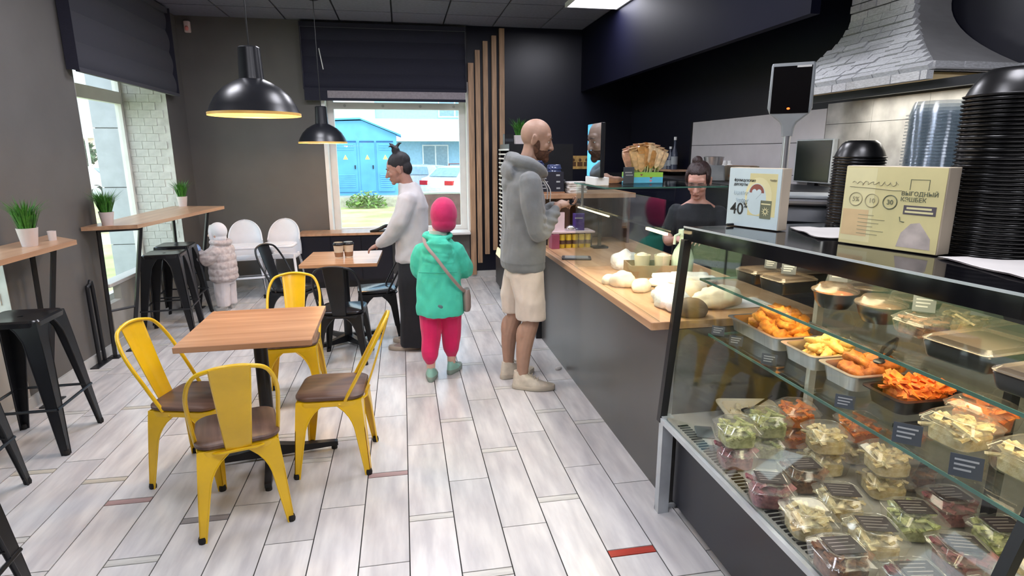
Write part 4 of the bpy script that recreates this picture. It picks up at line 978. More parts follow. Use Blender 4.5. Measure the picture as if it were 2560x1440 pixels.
for i, (y_, h_) in enumerate(((6.02, .34), (6.12, .24), (6.22, .2), (6.32, .18))):
    t = thing('syrup_bottle', ('tall dark bottle', 'dark bottle with pale cap', 'squat greyish bottle', 'short dark bottle')[i]+' on the thin shelf left of the white kitchen panels', 'bottle', (2.88, y_, 1.4205), 0, 'bottles on the kitchen shelf'); r = .036
    MB().lathe([(r, 0), (r, h_*.5), (r*.4, h_*.68), (r*.36, h_*.92)], 16).build('bottle_body', M_syr if i != 2 else M_bot[2], t, smooth=40); MB().lathe([(r*.42, h_*.9), (r*.42, h_), (.002, h_)], 12).build('cap', M_white if i != 3 else M_slv, t)
    MB().lathe([(r*1.015, h_*.15), (r*1.015, h_*.4)], 16, caps=(False, False)).build('label_band', M_scale, t, smooth=60)
# ------------------------------------------------------------ things on the oak counter behind the guard
M_bag = pm('thin_white_bag', (222, 222, 224), .35, var=.04, bump=.4, bscale=60); M_kraft = pm('wood_box', (150, 128, 96), .7, var=.1); M_flour = pm('flour_dough', (240, 226, 200), .7, var=.05, scale=20, bump=.1)
WZ = .8845
def crumple(nm, label, cat, x, y, z, rx, ry, rz_, mat, amp=.3, seed=0, rot=0, grp=None):
    me = MB().ell((0, 0, 0), (rx, ry, rz_), n=28, m=18).mesh(nm, 80)
    for v in me.vertices:
        n_ = 1+amp*(noise.noise(v.co*18+Vector((seed, 0, 0)))+.5*noise.noise(v.co*45+Vector((seed, 3, 0)))); v.co *= n_
        v.co.z = max(v.co.z, -rz_*.55)
    me.update(); zmin = min(v.co.z for v in me.vertices)
    o = obj(nm, me, mat, None, (x, y, z-zmin)); o.rotation_euler = (0, 0, rot); return tag(o, label, cat, grp)
crumple('plastic_bag', 'crumpled clear white bag behind the glass guard, at the far end of the oak counter', 'bag', 1.36, 3.45, WZ, .095, .08, .075, M_bag, .25, 1)
t = thing('wooden_box', 'low wooden box behind the white pots on the oak counter', 'box', (1.45, 3.25, WZ), radians(-10)); MB().box(-.15, .15, -.1, .1, 0, .012).build('bottom', M_kraft, t)
for a in ((-.15, .15, -.1, -.09), (-.15, .15, .09, .1), (-.15, -.14, -.09, .09), (.14, .15, -.09, .09)): MB().box(*a, .012, .07).build('side_board', M_kraft, t)
M_tubw = pm('cream_tub', (232, 222, 190), .45)
for x, y, lb in ((1.40, 3.28, 'cream paper tub in the wooden box, left one'), (1.51, 3.24, 'cream paper tub in the wooden box, right one')):
    t = thing('paper_tub', lb, 'tub', (x, y, WZ+.0125), 0, 'cream tubs in the wooden box'); MB().lathe([(.04, 0), (.048, .1), (.05, .104), (.046, .104), (.038, .01)], 22).build('tub_body', M_tubw, t, smooth=40); stuff(MB().lathe([(.044, .085), (.03, .11), (.01, .118), (.002, .118)], 18).build('flour_heap', M_flour, t, smooth=True))
t = thing('spray_bottle', 'pale green bottle with narrow neck and trigger behind the glass guard', 'bottle', (1.62, 3.2, WZ), radians(20)); MG = pm('pale_green_plastic', (206, 226, 196), .4)
MB().lathe([(.055, 0), (.062, .01), (.065, .1), (.05, .15), (.026, .19), (.022, .235)], 24).build('bottle_body', MG, t, smooth=50); MB().rbox(-.032, .032, -.02, .02, .235, .275, .01).tube([(-.03, 0, .25), (-.07, 0, .24), (-.075, 0, .19)], .008, 6).build('trigger_head', MG, t, smooth=40)
for i, (x, y, rx, ry, rz_, lb) in enumerate(((1.17, 2.98, .075, .06, .055, 'pale bread dough ball, leftmost on the oak counter'), (1.115, 3.06, .045, .04, .035, 'small floury lump beside the bread dough ball'), (1.22, 2.86, .07, .05, .04, 'floury dough piece in front of the white paper'), (1.30, 2.72, .09, .05, .035, 'flat floury dough piece behind the case post'))):
    crumple('bread_dough', lb, 'dough', x, y, WZ, rx, ry, rz_, M_flour, .18, i*4.2, i*.5, 'dough pieces on the oak counter')
M_floury = pm('floury_white', (248, 240, 226), .7, var=.03, bump=.1)
crumple('flour_paper', 'large crumpled white baking paper on the oak counter', 'paper', 1.52, 2.98, WZ, .20, .15, .035, M_floury, .3, 9, .3)
crumple('wrapped_loaf', 'long loaf wrapped in crumpled clear film at the near end of the oak counter', 'loaf', 1.23, 2.49, WZ, .075, .15, .06, M_bag, .22, 12, .1)
crumple('wrapped_loaf', 'cream loaf wrapped in film, seen through the case end glass', 'loaf', 1.46, 2.5, WZ, .14, .085, .06, M_flour, .22, 15, .3)
crumple('wrapped_loaf', 'pale wrapped loaf behind the other wrapped loaves', 'loaf', 1.42, 2.72, WZ, .13, .08, .05, M_flour, .22, 18, .6)
crumple('dark_bread', 'dark brown loaf end seen through the glass beside the case post', 'loaf', 1.25, 2.35, WZ, .07, .06, .055, pm('rye_crust', (120, 100, 84), .7, var=.15), .08, 21, 0)
t = thing('baking_sheet', 'flat pale board under the wrapped loaves', 'board', (1.5, 2.62, WZ-.002)); t.location.z = WZ; 
MB().rbox(-.04, .22, -.2, -.02, 0, .004, .01).build('board', M_paper, t)
# goods on the top glass shelf
GZ = .885+.5345
t = thing('display_mirror', 'tall glossy display panel with sky-tinted mirror face standing on the glass shelf', 'display', (1.09, 3.28, GZ), radians(-2.2))
MB().rbox(-.012, .012, -.135, .135, .045, .34, .006, 2).build('panel_body', M_bm, t)
mm = bpy.data.materials.new('mirror_face'); mm.use_nodes = True; b_ = mm.node_tree.nodes['Principled BSDF']; b_.inputs['Base Color'].default_value = (.62, .8, .92, 1); b_.inputs['Metallic'].default_value = 1; b_.inputs['Roughness'].default_value = .03  # blue of the reflected sky is put into the mirror's base colour
MB().box(-.0135, -.012, -.133, .133, .047, .338).build('mirror_face', mm, t); MB().rbox(-.03, .05, -.11, .11, 0, .045, .008, 2).build('base', M_white, t)
cb = thing('candy_box', 'green and blue box holding wrapped sticks on the glass shelf', 'box', (1.46, 3.47, GZ), radians(-4))
M_cg = pm('candy_box_green', (150, 204, 84), .4); M_cbl = pm('candy_box_blue', (92, 184, 220), .4)
MB().box(-.115, .105, -.06, .06, .034, .062).build('upper_band', M_cg, cb); MB().box(-.115, .105, -.06, .06, 0, .034).build('lower_band', M_cbl, cb)
for x, z, c in ((-.03, .048, M_inkr), (.03, .03, M_inkr), (.03, .012, pm('pink_mark', (220, 120, 130), .5))): flat_ = MB().rings([[(x+.011*cos(a), -.06, z+.008*sin(a)) for a in (.5, 2.6, 4.7)], [(x+.011*cos(a), -.0612, z+.008*sin(a)) for a in (.5, 2.6, 4.7)]]).build('strawberry_mark', c, cb)
M_wrap = [pm('caramel_wrap_%d' % i, c, .3, var=.18, scale=40, coat=.4) for i, c in enumerate([(206, 172, 122), (186, 138, 80), (224, 198, 158), (206, 160, 132)])]; M_lst = pm('pale_green_stick', (206, 212, 160), .5)
me_c = MB().rings([[(x, y, z) for x, y in rrect(a, b, .006)] for a, b, z in ((.006, .006, .055), (.017, .012, .075), (.022, .016, .14), (.02, .015, .155), (.008, .006, .158), (.018, .012, .17))]).mesh('wrapped_candy', 40)
me_s2 = MB().tube([(0, 0, 0), (0, 0, .075)], .003, 6).mesh('stick')
for i in range(30):
    a = i*2.4; r = .02+.115*sqrt((i+.5)/30)
    x = r*cos(a)*1.0; y = .055*sin(a); hh = -.012+.05*(1-(r/.14)**2)+.02*((i*5) % 4)/4
    t = thing('candy_stick', 'caramel-coloured wrapped candy on a stick, one of the bunch in the green and blue box', 'candy', (1.46+x*.75, 3.47+y*.85, GZ+.0625), 0, 'wrapped candy sticks in the box'); t.rotation_euler = (-.15*sin(a), .55*x/.14*.6, random.uniform(-.5, .5))
    s = obj('stick', me_s2, M_lst, t); s.scale = (1, 1, .7+hh*4); cw = obj('wrapped_candy', me_c, M_wrap[(i*7) % 4], t, (0, 0, hh-.05)); cw.scale = (1.2, 1.2, 1.08)
t = thing('price_tag', 'dark grey price card standing in front of the candy box', 'price tag', (1.335, 3.39, GZ), radians(5), 'slate price tags in the food case'); MB().rbox(-.035, .035, -.003, .003, 0, .095, .004, 2).build('card', M_tag, t); MB().box(-.026, .02, -.004, -.003, .06, .067).box(-.02, .026, -.004, -.003, .045, .051).build('print', M_ink, t)
crumple('brown_paper', 'crumpled brown paper between the display panel and the candy box', 'paper', 1.235, 3.45, GZ, .07, .04, .03, pm('brownish_paper', (150, 118, 100), .8, var=.15), .5, 30, 0)
# register counter with goods beyond
rc = thing('register_shelf', 'pale raised shelf unit at the far end of the oak counter', 'shelf', (1.45, 4.6, .8845))
MB().rbox(-.42, .35, -.2, .28, .37, .405, .004, 2).build('shelf_board', M_bar, rc); MB().box(-.4, .34, .24, .28, 0, .37).build('back', pm('shelf_back_brown', (96, 76, 62), .7), rc)
for x in (-.18, .32): MB().box(x, x+.02, -.12, .24, 0, .37).build('side_panel', M_seat, rc)
t = thing('menu_board', 'black tilted menu holder with pale print on the raised shelf', 'sign', (1.11, 4.5, 1.29)); R = Matrix.Rotation(-.12, 4, 'X')
MB().box(-.16, .13, -.008, .008, .01, .165, R).build('board', pm('menu_black', (30, 30, 42), .35), t); MB().box(-.16, .13, -.03, .04, 0, .012).build('foot', M_slv, t)
m = MB()
for i in range(5):
    m.box(-.08, -.02+.012*(i % 3), -.0095, -.008, .135-.025*i, .142-.025*i, R)
    if i % 2 == 0: m.box(.07, .1, -.0095, -.008, .132-.025*i, .144-.025*i, R)
m.build('menu_print', M_ink, t)
M_blucup = glassy('blue_clear_cup', (.62, .68, .86), .1, .5, .15, milky=.45, milk=(96, 108, 150))
for i, (x, y, n) in enumerate(((1.05, 4.62, 3), (1.19, 4.62, 2))):
    for j in range(n*2):
        o = obj('cup_lid', MB().lathe([(.06, 0), (.061, .006), (.056, .01), (.052, .03), (.045, .034), (.004, .034)], 24).mesh('cup_lid', 40), M_blucup, None, (x, y, 1.29+.1+.028*j+(.045 if 0 else 0))); tag(o, nth(2*n-1-j)+'bluish clear lid in the %s stack above the menu holder' % ('left' if i == 0 else 'right'), 'lid', 'bluish lids above the menu holder')
t = thing('lid_box', 'dark box carrying the bluish lid stacks behind the menu holder', 'box', (1.12, 4.64, 1.29)); MB().rbox(-.15, .15, -.08, .08, 0, .085, .006, 2).build('carton', M_bm, t); MB().rbox(-.152, .152, -.082, .082, .085, .0995, .006, 2).build('lid', M_scaleD, t)
for j in range(5):
    o = MB().rbox(-.075, .075, -.06, .06, 0, .017, .01).build('napkin_stack', M_paper); o.location = (1.345+.006*sin(j*3), 4.52, 1.29+.0175*j); o.rotation_euler = (0, 0, .12*sin(j*2.1)); tag(o, nth(4-j)+'folded white napkin bundle in the pile beside the menu holder', 'napkins', 'napkin bundles beside the menu holder')
# goods under the raised shelf
M_can = pm('yellow_can', (214, 186, 60), .35, var=.1); M_pur = pm('purple_pack', (60, 36, 120), .4); M_pink = pm('magenta_carton', (150, 70, 100), .5); M_wcard = pm('pale_pink_card', (222, 200, 204), .6)
for i in range(5):
    t = thing('yellow_tin', 'small yellow tin in the row on the counter, number %s from the left' % ('one', 'two', 'three', 'four', 'five')[i], 'tin', (1.185+.052*i, 4.33, WZ), 0, 'row of yellow tins')
    MB().lathe([(.023, 0), (.024, .003), (.024, .1), (.022, .104)], 16).build('tin_body', M_can, t, smooth=40); MB().lathe([(.0242, .03), (.0242, .06)], 16, caps=(False, False)).build('label_band', M_seat, t, smooth=60)
t = thing('magenta_carton', 'magenta carton left of the yellow tins', 'box', (1.125, 4.33, WZ)); MB().rbox(-.03, .03, -.05, .05, 0, .11, .003, 2).build('carton', M_pink, t); MB().box(-.03, .03, -.02, .02, .11, .113).build('flap', M_wcard, t)
ts = thing('goods_tray', 'shallow tray above the yellow tins carrying packs', 'tray', (1.24, 4.4, WZ+.115)); MB().box(-.15, .2, -.1, .1, 0, .012).build('tray_board', M_wcard, ts); MB().box(-.14, -.13, .08, .09, -.115, 0).box(.17, .18, -.09, -.08, -.115, .0).box(.17, .18, .08, .09, -.115, .0).box(-.14, -.13, -.09, -.08, -.115, 0).build('tray_legs', M_bm, ts)
t = thing('purple_pack', 'purple pack standing right on the tray under the man’s hands', 'pack', (1.33, 4.38, WZ+.1275), radians(-10)); MB().rbox(-.045, .045, -.02, .02, 0, .13, .006, 2).build('pack', M_pur, t); MB().box(-.03, .03, -.021, -.02, .09, .1).build('print', M_ink, t)
t = thing('white_card', 'pale pink folded card standing left on the tray', 'card', (1.17, 4.38, WZ+.1275), radians(6)); MB().box(-.045, .045, -.012, -.009, 0, .14).box(-.045, .045, .009, .012, 0, .14).box(-.045, .045, -.012, .012, .137, .14).build('card', M_wcard, t)
crumple('silver_pack', 'crumpled silver pack on the tray between the pink card and the purple pack', 'pack', 1.265, 4.36, WZ+.1275, .04, .03, .03, M_steel, .25, 40)
t = thing('dark_holder', 'black thin stand on the counter right of the yellow tins', 'stand', (1.47, 4.28, WZ)); MB().rbox(-.06, .06, -.05, .05, 0, .015, .01).build('foot', M_bm, t); MB().box(-.012, .012, -.01, .01, .015, .3).build('post', M_bm, t)
t = thing('card_reader', 'flat grey slab lying on the oak counter by the glass guard', 'card reader', (1.16, 3.85, WZ), radians(-15)); MB().rbox(-.1, .1, -.06, .06, 0, .012, .01).build('slab', M_scaleD, t); MB().box(-.08, .08, -.045, .045, .012, .0135).build('screen', M_scale, t)
crumple('paper_scrap', 'small white paper scrap on the floor at the foot of the grey counter', 'paper', 1.10, 4.06, .0, .035, .02, .012, M_paper, .35, 60, .5)
# ------------------------------------------------------------ open fridge at the end
fr = thing('open_fridge', 'open drinks fridge with white shelf rails, behind the man', 'fridge', (1.42, 6.55, 0))
MB().box(-.36, .4, -.3, .3, .08, .42).build('base', M_bm, fr); MB().box(-.3, .4, -.3, .3, 1.62, 1.69).build('top', M_bm, fr); MB().box(.3, .4, -.3, .3, .42, 1.62).build('back', M_bm, fr)
MB().box(-.3, .3, .27, .3, .42, 1.62).build('side', M_bm, fr); MB().box(-.3, .3, -.3, -.285, .42, 1.62).build('side', M_bm, fr)
MB().rings([[(-.36, y, .42), (-.345, y, .42), (-.325, y, .5), (-.34, y, .5)] for y in (-.3, .3)]).build('front_lip', emit('glowing_cream_lip', (236, 224, 180), .6), fr)  # lip glows by emission, standing in for cream light on it
for i in range(5):
    MB().box(-.28, .3, -.284, .27, .46+.235*i, .475+.235*i).build('shelf', M_alu, fr)
for i in range(24): MB().box(-.315, -.302, -.31, .3, .52+.048*i, .536+.048*i).build('white_rail', M_pvc, fr)
for x in (-.3, .35):
    for y in (-.26, .26): MB().lathe([(.02, 0), (.02, .08)], 10, Matrix.Translation((x, y, 0))).build('foot', M_rub, fr)
pot('square white pot of grass on top of the drinks fridge behind the man', 1.275, 6.5, 1.69, 1.05, True)
t = thing('dark_box', 'small dark box beside the grass pot on the drinks fridge', 'box', (1.17, 6.58, 1.69)); MB().rbox(-.05, .05, -.06, .06, 0, .11, .004, 2).build('carton', M_bm, t); MB().box(-.045, .045, -.0605, -.06, .03, .06).build('label', M_scaleD, t)
# ------------------------------------------------------------ people
def skin(nm, rgb): return pm(nm, rgb, .5, var=.04, scale=14, trans=.12, bump=.03, bscale=120)
def cloth(nm, rgb, var=.05, sheen=.25): return pm(nm, rgb, .85, var=var, scale=10, bump=.12, bscale=160, sheen=sheen)
def head(mb, M, s=1., nose=1., ear=1.):
    """skull with face along +Y, centred between the ears; s=1 is an adult head 23 cm high"""
    E = lambda c, r, rot=(0, 0, 0), n=14, m=9: mb.ell([v*s for v in c], [v*s for v in r], rot, n, m, M)
    E((0, -.012, .028), (.076, .096, .092), n=22, m=14)      # skull
    E((0, .03, -.01), (.064, .062, .085), n=18, m=12)        # face
    E((0, .028, -.062), (.053, .058, .045))                   # jaw
    E((0, .074, -.092), (.022, .018, .018)); E((0, .062, .035), (.056, .024, .028))   # chin, brow
    for sx in (-1, 1):
        E((sx*.038, .066, -.022), (.022, .018, .02)); E((sx*.03, .076, .022), (.02, .014, .008))
        if ear:
            E((sx*.079, -.012, -.012), (.009, .02, .033), (-.15, 0, sx*.35)); E((sx*.084, -.02, .004), (.007, .012, .02), (0, 0, sx*.5))
    mb.tube([(0, .083*s, .018*s), (0, .097*s, -.008*s), (0, (.100+.010*nose)*s, -.030*s)], [.008*s, .0105*s, .0135*s], 8, M, dome=True)
    for sx in (-1, 1): E((sx*.011, .094, -.033), (.009, .011, .008))
    E((0, .089, -.056), (.022, .009, .0065)); E((0, .086, -.068), (.019, .009, .0075))
def eyes(root, M, s, brow=None, closed=False):
    mw = pm('eye_white', (226, 222, 216), .25, var=.01); mi = pm('eye_iris', (60, 42, 30), .2); mbw = brow or pm('brow_brown', (60, 44, 36), .8)
    for sx in (-1, 1):
        if not closed:
            o = MB().ell((sx*.031*s, .0725*s, .003*s), (.0125*s, .0095*s, .006*s), M=M).build('eye', mw, root, smooth=True)
            MB().ell((sx*.031*s, .0805*s, .0025*s), (.0058*s, .0026*s, .0055*s), M=M).build('iris', mi, o, smooth=True)
        else: MB().tube([(sx*.02*s, .084*s, -.001*s), (sx*.031*s, .085*s, -.005*s), (sx*.044*s, .078*s, -.0*s)], .0022*s, 6, M, smoothpts=3).build('eyelid', mbw, root)
        MB().tube([(sx*.014*s, .0905*s, .026*s), (sx*.032*s, .0885*s, .031*s), (sx*.05*s, .077*s, .024*s)], [.0035*s, .004*s, .002*s], 6, M, ry=.6, smoothpts=3).build('eyebrow', mbw, root, smooth=True)
    MB().tube([(-.02*s, .0945*s, -.0625*s), (0, .0985*s, -.0615*s), (.02*s, .0945*s, -.0625*s)], .0018*s, 6, M, smoothpts=3).build('mouth_line', pm('lip_shadow', (130, 70, 66), .6), root)
def hand(mb, wrist, dirn, palm, side, s=1., curl=.5, thumb=.6):
    """palm + five fingers; dirn: along the hand, palm: the way the palm faces, side=+1 thumb to palm x dirn"""
    d = Vector(dirn).normalized(); p = Vector(palm); p = (p-d*p.dot(d)).normalized(); t = d.cross(p)*side
    w = Vector(wrist)
    P = lambda a, b, c: w+d*a*s+t*b*s+p*c*s
    mb.rings([[tuple(P(a, wd*cos(q), th*sin(q))) for q in [2*pi*i/12 for i in range(12)]] for a, wd, th in ((-.01, .024, .02), (.01, .029, .018), (.045, .039, .016), (.075, .042, .014), (.092, .036, .011))])
    for i, (b, l, r) in enumerate(((.031, .070, .0083), (.0105, .078, .0085), (-.0105, .073, .0083), (-.031, .056, .0074))):
        a = 0; pos = Vector((.083-.006*abs(i-1), b, 0)); pts = [pos-Vector((.03, b*.1, 0))]; pts.append(pos.copy()); c = curl*(1+.12*i)
        ang = 0
        for seg, kk in ((.45, .35), (.31, .8), (.24, .6)):
            ang += c*kk; pos = pos+Vector((cos(ang)*l*seg, b*.10*seg, sin(ang)*l*seg)); pts.append(pos.copy())
        mb.tube([P(*v) for v in pts], [r*s, r*1.05*s, r*s, r*.92*s, r*.75*s], 8, dome=True, smoothpts=2)
    tp = [Vector((.012, .022, .004)), Vector((.035, .045, .010)), Vector((.062, .055, .016+.02*thumb)), Vector((.085, .050, .02+.045*thumb))]
    mb.tube([P(*v) for v in tp], [.013*s, .0115*s, .010*s, .0078*s], 8, dome=True, smoothpts=2)
def limb(mb, pts, rads, n=12, sm=4, ry=None): mb.tube(pts, rads, n, smoothpts=sm, dome=True, ry=ry)
def foot(mb, ank, yaw, s=1.):
    M = Matrix.Translation(ank) @ Matrix.Rotation(yaw, 4, 'Z')
    z0 = -ank[2]+.03*s
    mb.ell((0, .045*s, z0+.002*s), (.03*s, .075*s, .018*s), M=M); mb.ell((0, -.012*s, z0+.015*s), (.026*s, .038*s, .035*s), M=M)
def shoe(root, ank, yaw, L, mat, solem, nm='sneaker', W=None):
    """ank: ankle point above the heel; toe along local +Y turned by yaw"""
    W = W or L*.19; M = Matrix.Translation((ank[0], ank[1], 0)) @ Matrix.Rotation(yaw, 4, 'Z')
    def outline(e, y0, y1, n=22):
        out = []
        for i in range(n):
            a = 2*pi*i/n; y = (y0+y1)/2+(y1-y0)/2*sin(a); q = (y-y0)/(y1-y0)
            w = W*(.82+.28*sin(pi*min(max((q-.25)/.75, 0), 1)))*e*(abs(cos(a))**.7)
            out.append((math.copysign(w, cos(a)) + .06*W*q, y))
        return out
    y0, y1 = -L*.27, L*.73
    so = MB().rings([[(x, y, z) for x, y in outline(e, y0-.004*k, y1+.004*k)] for e, z, k in ((.9, 0, 0), (1.04, .006, 1), (1.08, .026, 1), (1.0, .036, 0))], M).build('shoe_sole', solem, None, smooth=50)
    up = MB(); H_ = L*.36
    rg = []
    for i in range(9):
        q = i/8; z = .024+H_*q
        ye = y1-.01-(y1-y0)*.58*q**.75 if q > 0 else y1-.004
        rg.append([(x*(1-.42*q**1.5), y, z-(.35*H_*q*max(0, (y-y0)/(ye-y0+1e-6)-.45) if q > .3 else 0)) for x, y in outline(1.0, y0+.012*q, ye)])
    up.rings(rg, M); u = up.build(nm, mat, root, smooth=60); so.parent = u
    m = MB()
    for i in range(4): m.tube([(-W*.45, L*(.12+.07*i), .024+H_*(.86-.15*i)), (0, L*(.13+.07*i), .024+H_*(.93-.15*i)+.006), (W*.5, L*(.12+.07*i), .024+H_*(.86-.15*i))], .0035, 6, M, smoothpts=2)
    m.build('laces', solem, u); return u
# ---- man in a grey hoodie ----
def man():
    SK = skin('skin_tan_man', (176, 140, 120))
    b = MB()
    b.loft([(0, 0, .86, .135, .10), (0, 0, .98, .15, .105), (0, .01, 1.12, .15, .10), (0, .01, 1.3, .17, .11), (0, 0, 1.42, .165, .095), (0, 0, 1.49, .08, .07)], 22)
    HM = Matrix.Translation((.01, .075, 1.685)) @ Matrix.Rotation(radians(-14), 4, 'Z') @ Matrix.Rotation(radians(-16), 4, 'X')
    head(b, HM, 1.06, .7)
    limb(b, [(0, -.03, 1.42), (0, .0, 1.5), (0, .04, 1.6), (0, .055, 1.66)], [.075, .062, .06, .062])
    # legs: hip, knee, ankle
    RL = [(.085, -.0, .82), (.11, .02, .70), (.115, .02, .50), (.12, -.03, .32), (.12, -.045, .10)]
    LL = [(-.085, -.02, .82), (-.10, -.03, .70), (-.10, -.04, .50), (-.10, -.09, .32), (-.105, -.095, .10)]
    for L_ in (RL, LL): limb(b, L_, [.078, .07, .058, .058, .037], 14)
    for L_ in (RL, LL): x, y, z = L_[3]; b.ell((x, y-.018, z+.05), (.046, .042, .10))
    foot(b, (.12, -.035, .09), radians(-16)); foot(b, (-.105, -.085, .09), radians(22))
    RA = [(.175, -.01, 1.42), (.225, -.0, 1.25), (.22, .045, 1.10), (.15, .135, 1.185), (.10, .20, 1.255)]
    LA = [(-.185, .0, 1.42), (-.24, .06, 1.25), (-.21, .12, 1.13), (-.10, .19, 1.2), (-.02, .238, 1.25)]
    for A in (RA, LA): limb(b, A, [.055, .048, .043, .036, .027])
    hand(b, (.10, .20, 1.255), (-.6, .75, .22), (-.3, -.2, -1), 1, 1.0, .75, .5)
    hand(b, (-.02, .238, 1.25), (.45, .85, .1), (.2, -.1, 1), 1, 1.0, .7, .4)
    me = blob(b, 'person', .0048, 2, .45)
    r = obj('person', me, SK); tag(r, 'man with shaved head and beard in grey hoodie and pale shorts, hands on a phone', 'person')
    eyes(r, HM, 1.06)
    hd_ = pm('short_beard', (92, 62, 46), .9, var=.2, scale=60, bump=.4, bscale=260)
    bd = MB()
    bd.ell((0, .034, -.075), (.058, .066, .046), M=HM @ Matrix.Scale(1.06, 4)).ell((0, .086, -.098), (.027, .022, .027), M=HM @ Matrix.Scale(1.06, 4))
    for sx in (-1, 1): bd.ell((sx*.063, .012, -.04), (.012, .022, .045), (.2, 0, 0), M=HM @ Matrix.Scale(1.06, 4))
    bd.tube([(-.03, .084, -.07), (-.02, .099, -.05), (0, .104, -.046), (.02, .099, -.05), (.03, .084, -.07)], .007, 8, HM @ Matrix.Scale(1.06, 4), smoothpts=3, dome=True)
    obj('beard', blob(bd, 'beard', .004, 2), hd_, r)
    st_ = pm('shaved_stubble', (150, 118, 100), .75, var=.12, scale=120)
    # hoodie
    HG = cloth('grey_marl_hoodie', (118, 121, 122), .06)
    h = MB()
    h.loft([(0, -.01, .82, .18, .135), (0, -.012, .845, .19, .15), (0, -.015, .88, .19, .152), (0, -.012, 1.0, .192, .145), (0, -.005, 1.15, .192, .14), (0, -.01, 1.3, .20, .136), (0, -.02, 1.4, .19, .122), (0, -.015, 1.47, .15, .105), (0, .0, 1.53, .09, .085)], 26)
    for A, q in ((RA, 1), (LA, -1)):
        P_ = A[:4]+[tuple(Vector(A[3]).lerp(Vector(A[4]), .55))]
        limb(h, P_, [.074, .07, .066, .053, .042], 14)
    h.tube([(.0, -.095, 1.56), (.085, -.06, 1.55), (.12, .01, 1.525), (.09, .09, 1.48), (0, .125, 1.455), (-.09, .09, 1.48), (-.12, .01, 1.525), (-.085, -.06, 1.55), (0, -.095, 1.56)], [.05, .048, .042, .034, .03, .034, .042, .048, .05], 12, smoothpts=4)
    h.ell((0, -.105, 1.46), (.125, .048, .09), (.35, 0, 0)); h.ell((0, -.115, 1.39), (.09, .04, .07), (.2, 0, 0))
    f1 = folds(.009, (8, 8, 4.5), 3)
    def ff(p):
        k = f1(p)
        if p.z < 1.3 and p.z > 1.05 and p.y > .05: k += .006*sin(p.z*120+p.y*40)*max(0, 1-abs(p.z-1.17)/.12)
        if p.z < .885: k -= .004
        return k
    hm = blob(h, 'hoodie', .007, 4, 0, ff); ho = obj('hoodie', hm, HG, r)
    MB().tube([(.02, .12, 1.43), (.03, .165, 1.36), (.03, .165, 1.28)], .004, 6, smoothpts=3).tube([(-.03, .12, 1.43), (-.04, .165, 1.36), (-.04, .165, 1.29)], .004, 6, smoothpts=3).build('drawstring', M_white, ho, smooth=60)
    # shorts
    SH = cloth('pale_beige_shorts', (214, 200, 186), .04)
    s = MB(); s.loft([(0, -.01, .78, .168, .128), (0, -.01, .85, .162, .122), (0, -.01, .95, .15, .11)], 24)
    for L_, x0 in ((RL, .1), (LL, -.1)):
        k_ = L_[2]; s.loft([(k_[0]*1.02, k_[1]-.005, .50, .098, .098, 2.2), (k_[0], k_[1]-.008, .62, .098, .104, 2.2), (x0*.82, -.01, .80, .092, .116, 2.2), (x0*.7, -.01, .88, .085, .105, 2.2)], 20)
    obj('shorts', blob(s, 'shorts', .007, 3, 0, folds(.010, (11, 11, 5), 8)), SH, r)
    SM = pm('cream_sneaker', (214, 204, 186), .6, var=.08, scale=20); SO = pm('off_white_sole', (196, 186, 168), .6)
    shoe(r, (.12, -.035), radians(-18), .295, SM, SO); shoe(r, (-.105, -.085), radians(24), .29, SM, SO)
    r.location = (.80, 3.87, 0); r.rotation_euler = (0, 0, radians(-88)); return r
man()
ph = thing('phone', 'black phone held between the hands of the man in the hoodie', 'phone', (1.106, 3.85, 1.270), radians(-8)); ph.rotation_euler = (radians(22), radians(-6), radians(-8)); MB().rbox(-.075, .075, -.037, .037, -.004, .004, .006, 3).build('phone_body', M_bm, ph); MB().box(-.07, .07, -.033, .033, .004, .0048).build('screen', M_top, ph)
